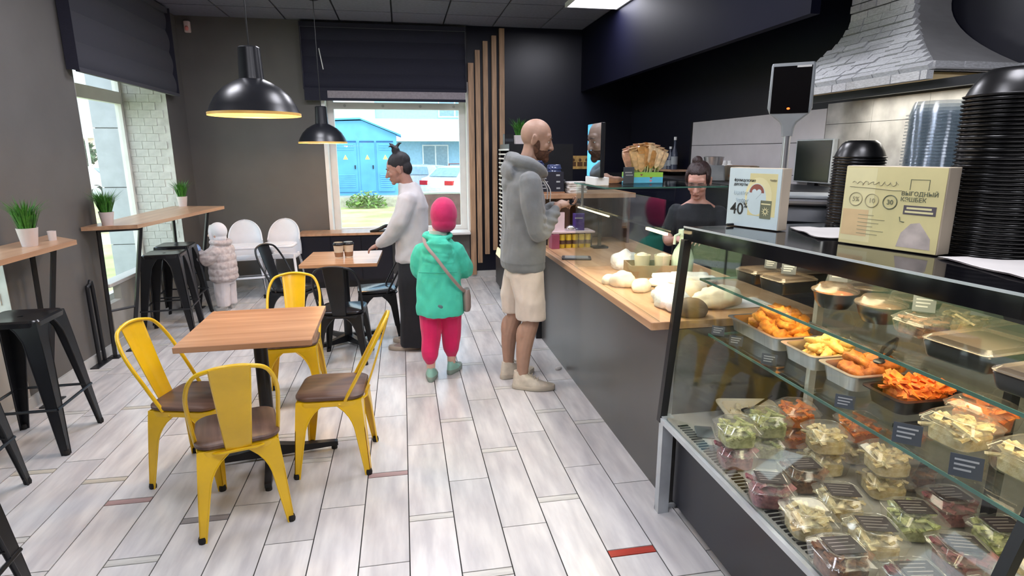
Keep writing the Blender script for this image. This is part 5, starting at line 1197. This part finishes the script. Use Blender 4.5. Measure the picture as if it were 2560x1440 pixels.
# ---- woman in white ----
def woman():
    SK = skin('skin_woman', (170, 128, 116)); b = MB()
    HM = Matrix.Translation((0, .085, 1.475)) @ Matrix.Rotation(radians(4), 4, 'Z') @ Matrix.Rotation(radians(-18), 4, 'X')
    head(b, HM, .98, 1.0)
    b.loft([(0, 0, .72, .135, .10), (0, 0, .9, .145, .105), (0, .0, 1.05, .125, .085), (0, -.01, 1.2, .13, .085), (0, -.01, 1.28, .11, .07), (0, .0, 1.33, .05, .05)], 22)
    limb(b, [(0, -.01, 1.28), (0, .02, 1.36), (0, .055, 1.44)], [.06, .05, .052])
    for sx in (-1, 1):
        limb(b, [(sx*.075, 0, .74), (sx*.085, .01, .46), (sx*.09, -.01, .09)], [.072, .055, .036]); foot(b, (sx*.09, -.01, .08), sx*-.12, .9)
    RA = [(.14, .0, 1.24), (.19, .0, 1.1), (.18, .06, .97), (.14, .2, .90)]
    LA = [(-.14, .0, 1.24), (-.17, .05, 1.10), (-.15, .13, .98), (-.10, .245, .885)]
    for A in (RA, LA): limb(b, A, [.045, .038, .034, .024])
    hand(b, LA[3], (.3, .85, -.35), (.2, -.4, -1), -1, .92, .45, .5); hand(b, RA[3], (-.2, .9, -.25), (-.1, -.2, -1), 1, .92, .45, .5)
    r = obj('person', blob(b, 'person', .0048, 2, .45), SK); tag(r, 'woman with top knot, white sweater and wide black trousers reaching over the far table', 'person')
    eyes(r, HM, .98)
    HR = pm('black_hair', (26, 24, 32), .55, var=.2, scale=40, stretch=(1, 1, 6), bump=.4, bscale=150); HS = HM @ Matrix.Scale(.98, 4)
    hr = MB(); hr.ell((0, -.022, .05), (.083, .098, .082), (-.25, 0, 0), 22, 14, HS); hr.ell((0, -.06, .0), (.072, .055, .07), M=HS)
    hr.ell((0, -.03, .145), (.034, .034, .034), M=HS)
    hr.tube([(0, -.03, .165), (0, -.015, .2), (0, .0, .215)], [.017, .012, .003], 8, HS).tube([(.0, -.04, .165), (.02, -.075, .19), (.02, -.1, .185)], [.016, .01, .003], 8, HS).tube([(-.01, -.03, .16), (-.03, -.01, .19), (-.05, .01, .185)], [.014, .01, .003], 8, HS)
    obj('hair', blob(hr, 'hair', .005, 2, 0, lambda p: .003*noise.noise(Vector((p.x*60, p.y*60, p.z*18)))), HR, r)
    WS = cloth('white_knit', (200, 198, 202), .03); h = MB()
    h.loft([(0, .0, .735, .16, .135), (0, .0, .76, .172, .14), (0, -.005, .9, .165, .13), (0, -.01, 1.05, .16, .125), (0, -.015, 1.18, .168, .125), (0, -.01, 1.27, .155, .105), (0, .005, 1.335, .095, .085), (0, .02, 1.37, .068, .066)], 24)
    for A in (RA, LA): limb(h, [A[0], A[1], A[2], tuple(Vector(A[2]).lerp(Vector(A[3]), .86))], [.075, .072, .066, .046], 14)
    obj('sweater', blob(h, 'sweater', .007, 4, 0, folds(.010, (9, 9, 7), 5)), WS, r)
    BT = cloth('black_trousers', (22, 24, 32), .08, .1); s = MB()
    s.loft([(0, 0, .7, .158, .122), (0, 0, .8, .15, .112)], 22)
    for sx in (-1, 1): s.loft([(sx*.09, .0, .035, .10, .118, 2.2), (sx*.09, -.005, .3, .095, .11, 2.2), (sx*.085, 0, .6, .095, .112, 2.2), (sx*.066, 0, .76, .084, .108, 2.2)], 20)
    obj('trousers', blob(s, 'trousers', .008, 3, 0, folds(.007, (10, 10, 2), 12)), BT, r)
    SM = pm('taupe_shoe', (140, 124, 118), .7); SO = pm('beige_sole', (176, 164, 150), .6)
    for sx in (-1, 1): shoe(r, (sx*.09, .03), sx*-.08, .25, SM, SO, 'shoe')
    r.location = (.055, 4.83, 0); r.rotation_euler = (0, 0, radians(80)); return r
woman()
# ---- girl ----
def girl():
    SK = skin('skin_child', (220, 178, 160)); b = MB(); s_ = .86
    HM = Matrix.Translation((.042, .02, 1.175)) @ Matrix.Rotation(radians(-6), 4, 'X'); head(b, HM, s_, .8)
    b.loft([(0, 0, .52, .115, .085), (0, 0, .7, .11, .08), (0, 0, .9, .115, .08), (0, 0, .98, .1, .065), (0, 0, 1.03, .045, .045)], 20)
    limb(b, [(0, 0, .97), (0, .005, 1.06), (0, .015, 1.12)], [.045, .038, .04])
    LL = [(-.07, 0, .58), (-.075, .0, .32), (-.075, -.075, .08)]; RL = [(.065, .01, .58), (.07, .06, .33), (.065, .06, .07)]
    for L_ in (LL, RL): limb(b, L_, [.065, .045, .03])
    foot(b, (-.075, -.075, .07), .05, .78); foot(b, (.065, .06, .07), -.3, .78)
    LA = [(-.105, 0, .94), (-.155, .02, .84), (-.15, .08, .76), (-.06, .15, .78)]; RA = [(.115, 0, .94), (.17, .02, .84), (.172, .08, .76), (.07, .15, .78)]
    for A in (LA, RA): limb(b, A, [.036, .032, .028, .02])
    hand(b, LA[3], (.9, .3, .1), (.3, -.9, 0), -1, .75, .6, .4); hand(b, RA[3], (-.9, .3, .1), (-.3, -.9, 0), 1, .75, .6, .4)
    r = obj('person', blob(b, 'person', .005, 2, .5), SK); tag(r, 'child in pink hat, turquoise jacket and pink trousers walking away, strap bag across the back', 'person')
    eyes(r, HM, s_)
    HT = cloth('magenta_hat', (196, 34, 98), .04); h = MB(); HS = HM @ Matrix.Scale(s_, 4)
    h.ell((0, -.014, .012), (.11, .124, .138), n=24, m=16, M=HS); h.ell((0, -.02, -.06), (.1, .106, .08), n=20, m=12, M=HS)
    obj('hat', blob(h, 'hat', .006, 4, 0, folds(.0025, (14, 14, 14), 2)), HT, r)
    JK = cloth('turquoise_jacket', (74, 208, 180), .04, .1); j = MB()
    j.loft([(0, -.0, .475, .165, .135), (0, -.0, .5, .172, .14), (0, 0, .65, .162, .13), (0, 0, .8, .15, .12), (0, 0, .92, .138, .108), (0, 0, .985, .115, .09), (0, 0, 1.05, .06, .065)], 24)
    for A in (LA, RA): limb(j, [A[0], A[1], A[2], tuple(Vector(A[2]).lerp(Vector(A[3]), .85))], [.062, .056, .052, .04], 14)
    j.ell((0, -.085, .955), (.105, .04, .085), (.25, 0, 0)); j.ell((0, -.098, .895), (.085, .035, .045), (.1, 0, 0)); j.tube([(-.075, .03, 1.045), (-.085, -.05, 1.04), (0, -.095, 1.03), (.085, -.05, 1.04), (.075, .03, 1.045)], .02, 10, smoothpts=4)
    fj0 = folds(.009, (12, 12, 8), 15)
    fj = lambda p: fj0(p)+(.004*sin(p.z*95+p.x*20) if p.y < -.06 and .86 < p.z < 1.0 and abs(p.x) < .11 else 0)
    jo = obj('jacket', blob(j, 'jacket', .006, 3, 0, fj), JK, r)
    MB().ell((0, -.14, .56), (.03, .004, .016)).build('reflective_badge', pm('grey_badge', (92, 120, 124), .5), jo, smooth=True)
    MB().tube([(-.13, -.118, .80), (0, -.139, .80), (.13, -.118, .80)], .003, 6, smoothpts=3).build('back_seam', pm('jacket_seam', (44, 160, 136), .7), jo)
    MB().loft([(0, .03, 1.03, .07, .07), (0, .02, 1.075, .062, .068)], 18).build('scarf', cloth('pale_scarf', (206, 206, 202)), r, smooth=60)
    PT = cloth('pink_trousers', (214, 22, 96), .04); p = MB(); p.loft([(0, 0, .46, .13, .105), (0, 0, .6, .13, .1)], 20)
    for L_ in (LL, RL):
        k_, a_ = L_[1], L_[2]; p.tube([(L_[0][0], L_[0][1], .56), k_, (a_[0], a_[1], .20), (a_[0], a_[1]+.004, .155)], [.086, .074, .06, .044], 14, smoothpts=4, dome=True)
    obj('trousers', blob(p, 'trousers', .006, 3, 0, folds(.005, (12, 12, 5), 4)), PT, r)
    SM = pm('mint_shoe', (152, 204, 190), .6, var=.08); SO = pm('grey_green_sole', (142, 158, 148), .7)
    shoe(r, (-.075, -.075), .03, .205, SM, SO); shoe(r, (.065, .06), -.35, .205, SM, SO)
    r.location = (.228, 4.09, 0); r.rotation_euler = (0, 0, radians(-8)); return r
girl()
bg_ = thing('shoulder_bag', 'small taupe shoulder bag with long strap across the child in turquoise', 'bag', (.228, 4.09, 0), radians(-8)); M_tb = pm('taupe_leather', (158, 138, 132), .5)
MB().tube([(-.085, .06, 1.055), (-.095, -.03, 1.05), (-.075, -.115, .99), (0, -.155, .90), (.08, -.158, .79), (.15, -.11, .69), (.185, -.03, .64)], .0115, 6, ry=.35, smoothpts=5).build('strap', M_tb, bg_, smooth=60)
MB().rings([[(x, y, z) for x, y in [(.19+.03*cos(a)*q, .0+.075*sin(a)*q) for a in [2*pi*i/16 for i in range(16)]]] for q, z in ((.8, .5), (1, .52), (1, .60), (.7, .655))]).build('bag_body', M_tb, bg_, smooth=50)
# ---- toddler ----
def toddler():
    SK = skin('skin_child', (220, 178, 160)); b = MB(); s_ = .82
    HM = Matrix.Translation((0, .03, .80)) @ Matrix.Rotation(radians(8), 4, 'Z'); head(b, HM, s_, .6)
    b.loft([(0, 0, .3, .09, .075), (0, 0, .5, .095, .08), (0, 0, .63, .085, .06), (0, 0, .68, .04, .04)], 18); limb(b, [(0, 0, .64), (0, .02, .74)], [.04, .04])
    for sx in (-1, 1): limb(b, [(sx*.05, 0, .34), (sx*.055, .01, .2), (sx*.055, 0, .06)], [.055, .042, .03]); foot(b, (sx*.055, 0, .06), sx*-.1, .6)
    RA = [(.1, .0, .62), (.14, .06, .54), (.10, .18, .58)]; LA = [(-.1, .0, .62), (-.14, .08, .56), (-.07, .24, .615)]
    for A in (RA, LA): limb(b, A, [.035, .03, .02])
    hand(b, RA[2], (-.4, .9, .2), (-.6, -.2, -.2), 1, .6, .8, .5); hand(b, LA[2], (.3, .9, .2), (.6, -.2, -.2), -1, .6, .8, .5)
    r = obj('person', blob(b, 'person', .0045, 2, .5), SK); tag(r, 'toddler all in white puffy jacket and hat standing by the far bar stools', 'person'); eyes(r, HM, s_)
    WH = cloth('white_bonnet', (232, 234, 240), .02); h = MB(); HS = HM @ Matrix.Scale(s_, 4)
    h.ell((0, -.022, .03), (.098, .108, .112), n=22, m=14, M=HS); h.ell((0, -.03, -.05), (.085, .085, .07), M=HS); h.tube([(0, .07, .1), (.09, .04, .03), (.075, .035, -.07), (0, .045, -.12), (-.075, .035, -.07), (-.09, .04, .03), (0, .07, .1)], .016, 8, HS, smoothpts=3)
    obj('hat', blob(h, 'hat', .006, 3), WH, r)
    PJ = pm('white_patterned_puffer', (216, 208, 206), .6, var=.12, scale=34, rgb2=(186, 172, 172), bump=.1); j = MB()
    j.loft([(0, 0, .31, .125, .105), (0, 0, .34, .145, .125), (0, 0, .45, .145, .125), (0, 0, .58, .135, .12), (0, 0, .67, .11, .1), (0, 0, .72, .07, .07)], 22)
    for A in (RA, LA): limb(j, [A[0], A[1], tuple(Vector(A[1]).lerp(Vector(A[2]), .8))], [.075, .075, .05], 14)
    j.tube([(-.07, .05, .72), (-.085, -.03, .715), (0, -.09, .71), (.085, -.03, .715), (.07, .05, .72)], .03, 10, smoothpts=4)
    obj('puffer_jacket', blob(j, 'jacket', .006, 3, 0, lambda p: .006*(abs(sin(p.z*42))-.6)+.005*noise.noise(p*22)), PJ, r)
    WP = cloth('white_trousers', (222, 216, 218), .03); p = MB(); p.loft([(0, 0, .28, .105, .09), (0, 0, .38, .1, .085)], 18)
    for sx in (-1, 1): p.loft([(sx*.058, .0, .05, .058, .064), (sx*.058, 0, .16, .064, .07), (sx*.05, 0, .32, .06, .08)], 16)
    obj('trousers', blob(p, 'trousers', .006, 3, 0, folds(.005, (14, 14, 9), 6)), WP, r)
    for sx in (-1, 1): shoe(r, (sx*.058, .0), sx*-.1, .14, M_white, M_base, 'boot', .038)
    r.location = (-1.87, 6.42, 0); r.rotation_euler = (0, 0, radians(70)); return r
toddler()
crumple('blue_bag', 'small bluish crumpled plastic bag held by the toddler', 'bag', -2.09, 6.36, .64, .04, .05, .045, pm('blue_plastic', (150, 180, 226), .3, var=.1), .3, 50)
# ---- worker behind the counter ----
def worker():
    SK = skin('skin_worker', (206, 160, 146)); b = MB()
    HM = Matrix.Translation((0, .10, 1.395)) @ Matrix.Rotation(radians(-2), 4, 'Z') @ Matrix.Rotation(radians(-27), 4, 'X'); head(b, HM, 1.06, .95)
    b.loft([(0, -.06, .75, .15, .11), (0, -.05, .85, .155, .115), (0, -.03, .98, .14, .1), (0, -.01, 1.1, .16, .105), (0, .0, 1.19, .15, .085), (0, .015, 1.25, .06, .055)], 22)
    limb(b, [(0, .0, 1.2), (0, .03, 1.28), (0, .075, 1.36)], [.062, .052, .054])
    for sx in (-1, 1): limb(b, [(sx*.085, -.06, .78), (sx*.09, -.03, .43), (sx*.09, -.07, .09)], [.085, .056, .038]); foot(b, (sx*.09, -.07, .08), sx*-.12, .92)
    RA = [(.15, 0, 1.15), (.205, .03, 1.0), (.18, .14, .94), (.1, .26, .98)]; LA = [(-.15, 0, 1.15), (-.205, .03, 1.0), (-.18, .14, .94), (-.1, .26, .98)]
    for A in (RA, LA): limb(b, A, [.048, .042, .038, .026])
    hand(b, RA[3], (-.5, .8, .1), (-.3, -.2, -1), 1, .92, .6, .5); hand(b, LA[3], (.5, .8, .1), (.3, -.2, -1), -1, .92, .6, .5)
    r = obj('person', blob(b, 'person', .005, 2, .5), SK); tag(r, 'worker with dark tied hair and black T-shirt looking down behind the glass guard', 'person'); eyes(r, HM, 1.06, closed=True)
    HR = pm('dark_brown_hair', (50, 34, 34), .5, var=.2, scale=40, bump=.4, bscale=140); HS = HM @ Matrix.Scale(1.06, 4); hr = MB()
    hr.ell((0, -.035, .045), (.084, .088, .085), (.15, 0, 0), 22, 14, HS); hr.ell((0, -.002, .088), (.072, .07, .038), (-.2, 0, 0), 18, 12, HS); hr.ell((0, -.055, -.02), (.077, .06, .075), M=HS); hr.ell((.012, -.05, .13), (.035, .035, .03), M=HS)
    for sx in (-1, 1): hr.ell((sx*.068, .012, .035), (.018, .04, .055), M=HS)
    obj('hair', blob(hr, 'hair', .005, 2, 0, lambda p: .003*noise.noise(Vector((p.x*50, p.y*50, p.z*20)))), HR, r)
    TS = cloth('black_tshirt', (34, 40, 46), .06, .1); h = MB()
    h.loft([(0, -.06, .74, .175, .13), (0, -.05, .85, .18, .135), (0, -.03, .98, .17, .125), (0, -.01, 1.1, .18, .125), (0, .0, 1.18, .16, .105), (0, .01, 1.225, .09, .08)], 24)
    for A in (RA, LA): limb(h, [A[0], tuple(Vector(A[0]).lerp(Vector(A[1]), .9))], [.07, .064], 14, 2)
    obj('tshirt', blob(h, 'tshirt', .007, 3, 0, folds(.006, (8, 8, 5), 9)), TS, r)
    p = MB(); p.loft([(0, -.06, .68, .17, .13), (0, -.06, .8, .165, .125)], 20)
    for sx in (-1, 1): p.loft([(sx*.09, -.065, .06, .06, .065), (sx*.092, -.03, .42, .075, .08), (sx*.08, -.06, .72, .09, .12)], 16)
    obj('trousers', blob(p, 'trousers', .008, 3, 0, folds(.005, (10, 10, 5), 2)), cloth('dark_work_trousers', (28, 28, 34)), r)
    for sx in (-1, 1): shoe(r, (sx*.09, -.055), sx*-.1, .26, M_bm, M_rub, 'shoe')
    r.location = (2.20, 4.15, -.0); r.rotation_euler = (0, 0, radians(146)); return r
worker()
# ------------------------------------------------------------ outside
M_grassg = pm('lawn', (200, 200, 140), .95, var=.2, scale=1.2, rgb2=(160, 172, 100), bump=.3, bscale=60); M_asph = pm('pale_asphalt', (176, 172, 160), .9, var=.08, scale=3); M_pathc = pm('pale_path', (206, 200, 180), .9, var=.08)
struct(MB().box(-60, 60, 8.0, 70, -.45, -.40).box(-60, -2.9, -20, 8.0, -.45, -.40).build('ground_lawn', M_grassg))
struct(MB().box(-40, 40, 14.5, 16.4, -.40, -.385).build('ground_path', M_pathc)); struct(MB().box(-10, 60, 24.5, 34, -.40, -.38).build('ground_road', M_asph)); struct(MB().box(-9.6, -8.4, -10, 14.5, -.40, -.385).build('ground_path_side', M_pathc))
struct(MB().box(-4, 6, 23.0, 23.6, -.4, -.02).build('ground_kerb_wall', pm('kerb_stone', (176, 170, 156), .9, var=.1)))
M_kb = pm('kiosk_blue', (96, 168, 220), .5, var=.05, scale=2); M_kb2 = pm('kiosk_blue_door', (84, 156, 212), .5, var=.05, scale=2)
kk = thing('transformer_kiosk', 'bright blue metal kiosk with three doors and a gable roof outside the back window', 'kiosk', (-2.0, 24, 0)); kx0, kx1 = -2.6, 1.82
MB().box(kx0, kx1, 0, 2.4, -.02, 2.3).rings([[(kx0, y, 2.3), (.55, y, 2.3), (kx1, y, 2.3), (.55, y, 2.82), (kx0, y, 2.72)] for y in (0, 2.4)]).build('walls', M_kb, kk); MB().box(kx0-.05, kx1+.05, -.05, 2.45, -.42, -.02).build('plinth', pm('kiosk_plinth', (170, 176, 170), .9), kk)
MB().rings([[(.5, y, 2.86), (kx1+.2, y, 2.24), (kx1+.2, y, 2.30), (.5, y, 2.92)] for y in (-.15, 2.5)]).rings([[(.5, y, 2.86), (kx0-.1, y, 2.74), (kx0-.1, y, 2.80), (.5, y, 2.92)] for y in (-.15, 2.5)]).build('roof', M_kb2, kk)
for i, (a, b_) in enumerate(((-.55, .30), (.42, .98), (1.06, 1.70))):
    d = MB().box(a, b_, -.05, 0, .12, 2.05).build('door', M_kb2, kk)
    lv = MB()
    for j in range(7): lv.box(a+.1, b_-.1, -.075, -.05, .3+.075*j, .34+.075*j)
    for j in range(4): lv.box(a+.1, b_-.1, -.075, -.05, 1.72+.06*j, 1.75+.06*j)
    if i != 1: lv.build('louvres', M_kb, d)
    MB().box(a, b_, -.06, -.05, 2.0, 2.06).build('door_gap_shade', pm('kiosk_gap_shade', (30, 84, 140), .6), d)  # solid dark strip painting the shade along the door head
    MB().box(b_-.1, b_-.06, -.1, -.05, 1.0, 1.14).build('handle', M_bm, d)
    cx = (a+b_)/2; MB().rings([[(cx-.09, y, 1.36), (cx+.09, y, 1.36), (cx, y, 1.54)] for y in (-.056, -.05)]).build('warning_triangle', pm('warning_yellow', (240, 214, 120), .5), d)
M_bw = pm('white_facade', (226, 230, 236), .8, var=.03); M_bb = pm('pale_blue_facade', (150, 190, 220), .8, var=.04); M_wg = pm('far_window_glass', (120, 150, 170), .2)
bl = thing('office_building', 'long white and pale blue building with canopy far outside the back window', 'building', (2, 36, 0))
MB().box(-9, 22, 0, 10, -.4, 14).build('wall', M_bb, bl); MB().box(-4.2, 22, -1.6, 0, 2.25, 3.45).build('canopy', M_bw, bl); MB().box(1.4, 1.8, -1.7, -1.3, 1.75, 2.25).build('canopy_bracket', M_bw, bl); MB().box(-9, -3.4, -.2, 0, 3.2, 14).build('white_bay', M_bw, bl)
for (x0, x1, z0, z1) in ((-.7, .7, .3, 2.0), (-7.6, -6.2, 3.8, 5.2), (.3, 2.1, 3.7, 5.2)): f = MB().box(x0-.07, x1+.07, -.08, 0, z0-.07, z1+.07).build('window', M_bw, bl); MB().box(x0, (x0+x1)/2-.04, -.1, -.08, z0, z1).box((x0+x1)/2+.04, x1, -.1, -.08, z0, z1).build('pane', M_wg, f)
MB().box(2.4, 3.5, -.1, 0, -.3, 1.9).build('door', pm('beige_door', (216, 196, 180), .6), bl); MB().box(4.6, 4.9, -.15, 0, 3.45, 8).build('downpipe', M_wg, bl)
rl2 = thing('metal_railing', 'dark red metal railing in front of the far building door', 'railing', (4.0, 33.6, -.4)); M_rr = pm('railing_red', (120, 72, 72), .6)
for i in range(8): MB().tube([(-1.4+.62*i, 0, 0), (-1.4+.62*i, 0, 1.42)], .03, 6).build('post', M_rr, rl2)
for z in (.55, .98, 1.4): MB().tube([(-1.4, 0, z), (3.0, 0, z)], .03, 6).build('rail', M_rr, rl2)
def car(label, x, y, rz, body, sc=1.):
    t = thing('car', label, 'car', (x, y, -.39), rz, 'parked cars outside')
    L, Wd = 4.5, .88
    def sec(yy, hw, zlo, zhi): return [(-hw, yy, zlo), (hw, yy, zlo), (hw*1.02, yy, (zlo+zhi)/2), (hw*.94, yy, zhi), (-hw*.94, yy, zhi), (-hw*1.02, yy, (zlo+zhi)/2)]
    MB().rings([sec(-2.25, .74, .42, .78), sec(-2.15, .82, .24, .95), sec(-1.6, .88, .2, 1.0), (sec(-.6, .9, .2, .95)), sec(.8, .9, .2, .93), sec(1.6, .88, .22, .86), sec(2.2, .76, .3, .68)]).build('body', body, t, smooth=30)
    def cab(yy, hw, zz): return [(-hw, yy, .9), (hw, yy, .9), (hw*.8, yy+(zz-.9)*.0, zz), (-hw*.8, yy, zz)]
    MB().rings([[(-.84, -1.75, .94), (.84, -1.75, .94), (.82, -1.72, .95), (-.82, -1.72, .95)], [(-.86, -1.1, .92), (.86, -1.1, .92), (.66, -1.0, 1.38), (-.66, -1.0, 1.38)], [(-.86, .2, .92), (.86, .2, .92), (.66, .1, 1.43), (-.66, .1, 1.43)], [(-.86, 1.15, .88), (.86, 1.15, .88), (.8, 1.1, .9), (-.8, 1.1, .9)]]).build('cabin', body, t, smooth=30)
    MB().rings([[(-.68, -1.68, 1.01), (.68, -1.68, 1.01), (.58, -1.14, 1.36), (-.58, -1.14, 1.36)], [(-.68, -1.70, 1.02), (.68, -1.70, 1.02), (.58, -1.16, 1.37), (-.58, -1.16, 1.37)]]).build('rear_window', M_wg, t)
    for sx in (-1, 1):
        MB().rings([[(sx*q*.86, -.9, .97), (sx*q*.86, .75, .95), (sx*q*.70, .2, 1.34), (sx*q*.69, -.75, 1.33)] for q in (1.0, 1.03)]).build('side_window', M_wg, t)
        MB().rbox(min(sx*.42, sx*.80), max(sx*.42, sx*.80), -2.28, -2.1, .68, .86, .02).build('tail_light', pm('tail_red', (190, 30, 36), .3), t)
        for yy in (-1.35, 1.4):
            w = MB().lathe([(.32, -.1), (.33, -.08), (.33, .08), (.32, .1)], 20, Matrix.Translation((sx*.8, yy, .33)) @ Matrix.Rotation(pi/2, 4, 'Y')).build('wheel', M_rub, t, smooth=30); MB().lathe([(.2, -.105), (.2, .105)], 12, Matrix.Translation((sx*.8, yy, .33)) @ Matrix.Rotation(pi/2, 4, 'Y')).build('hub', M_alu, w)
    MB().box(-.26, .26, -2.27, -2.24, .55, .66).build('number_plate', M_white, t); return t
car('white saloon car parked outside the back window', 2.66, 26.85, radians(-35), pm('white_car_paint', (236, 238, 240), .25, coat=.5)); car('grey car mostly hidden behind the white saloon outside', .9, 30.5, radians(60), pm('grey_car_paint', (170, 178, 186), .25, coat=.5)); car('white car far outside the left window', -14.6, 30.5, radians(80), pm('white_car_paint', (236, 238, 240), .25))
# grey-brown panel with rounded white frame just outside
t = thing('outdoor_board', 'brownish panel in a rounded pale frame standing outside, behind the pink hat', 'board', (.62, 9.4, -.4)); MB().box(-.32, .34, -.02, .02, .35, 1.36).build('panel', pm('mauve_panel', (150, 116, 112), .7, var=.1), t); MB().tube([(-.34, 0, 0), (-.34, 0, 1.32), (-.3, 0, 1.38), (.32, 0, 1.38), (.36, 0, 1.32), (.36, 0, 0)], .025, 8, smoothpts=2).build('frame', M_white, t, smooth=60)
# shrub by the kiosk
rdg = random.Random(5); m = MB()
for i in range(420):
    a = rdg.uniform(0, 6.28); r = sqrt(rdg.random()); p = Vector((.75*r*cos(a), .35*r*sin(a), rdg.uniform(0, .62)*(1-.7*r*r))); l = rdg.uniform(.05, .12)
    q_ = Euler((rdg.uniform(-1, 1), rdg.uniform(-1, 1), rdg.uniform(0, 6))).to_matrix(); m.add([p+q_ @ Vector(v) for v in ((-l*.4, 0, 0), (0, -l, 0), (l*.4, 0, 0), (0, l, .02))], [(0, 1, 2, 3)])
sb_ = m.build('shrub', pm('dusty_leaf', (130, 158, 92), .8, var=.3, scale=5)); sb_.location = (-1.35, 22.6, -.35); tag(sb_, 'low green weeds at the foot of the blue kiosk', 'bush'); stuff(sb_)
# left side: facade pier, apartment block, lamp post, bin store
t = thing('facade_pier', 'grey panelled pier of the facade just outside the left window', 'pillar', (-3.8, 9.1, -.4)); M_pier = pm('pale_grey_cladding', (168, 170, 180), .6, var=.04)
for i in range(6): MB().box(-.2, .2, -.2, .2, .78*i, .78*(i+1)-.012).build('cladding_panel', M_pier, t)
MB().box(-.18, .18, -.18, .18, 0, 4.6).build('core', M_bm, t)
ab = thing('apartment_block', 'pale pink and white apartment block far outside the left window', 'building', (-24, 44, -.4)); MB().box(-14, 4.2, 0, 12, 0, 22).build('wall', pm('pink_render', (236, 206, 202), .8, var=.04), ab); MB().box(-3, 4.2, -.3, 0, 3, 22).build('white_bay', M_bw, ab)
for j in range(6):
    for x in (-8, -5, .4, 2.6): f = MB().box(x-.8, x+.8, -.42, 0, 3.9+3*j, 5.4+3*j).build('window', M_bw, ab); MB().box(x-.7, x+.7, -.45, -.42, 4+3*j, 5.3+3*j).build('pane', M_wg, f)
t = thing('tree', 'dark green tree outside the left window in front of the apartment block', 'tree', (-18.8, 38, -.4)); m = MB()
for i in range(1600):
    v_ = Vector((rdg.gauss(0, 1), rdg.gauss(0, 1), rdg.gauss(0, 1))).normalized()*rdg.uniform(.6, 1); p = Vector((v_.x*1.7, v_.y*1.5, 2.0+v_.z*1.0)); l = rdg.uniform(.12, .25); q_ = Euler((rdg.uniform(-1.5, 1.5), rdg.uniform(-1.5, 1.5), rdg.uniform(0, 6))).to_matrix(); m.add([p+q_ @ Vector(v) for v in ((-l*.5, 0, 0), (0, -l, 0), (l*.5, 0, 0), (0, l, .03))], [(0, 1, 2, 3)])
stuff(m.build('crown', pm('far_leaf', (96, 116, 86), .8, var=.3, scale=3), t)); MB().tube([(0, 0, 0), (.05, 0, 1.2), (0, .05, 2.2)], [.16, .13, .08], 8).build('trunk', M_slv, t)
t = thing('tan_wall', 'low tan garden wall outside the left window', 'wall', (-19, 35, -.4)); MB().box(-5, 5, -.1, .1, 0, 1.15).build('masonry', pm('tan_wall_paint', (206, 180, 150), .8), t); MB().box(-5.05, 5.05, -.15, .15, 1.15, 1.25).build('coping', M_bw, t)
t = thing('lamp_post', 'thin white lamp post outside the left window', 'lamp post', (-15.2, 33, -.4)); MB().lathe([(.1, 0), (.07, .1), (.06, 7)], 10).build('post', M_bw, t, smooth=30); MB().tube([(0, 0, 6.9), (.3, -.3, 7.15), (.9, -.9, 7.2)], .04, 6, smoothpts=3).build('arm', M_bw, t)
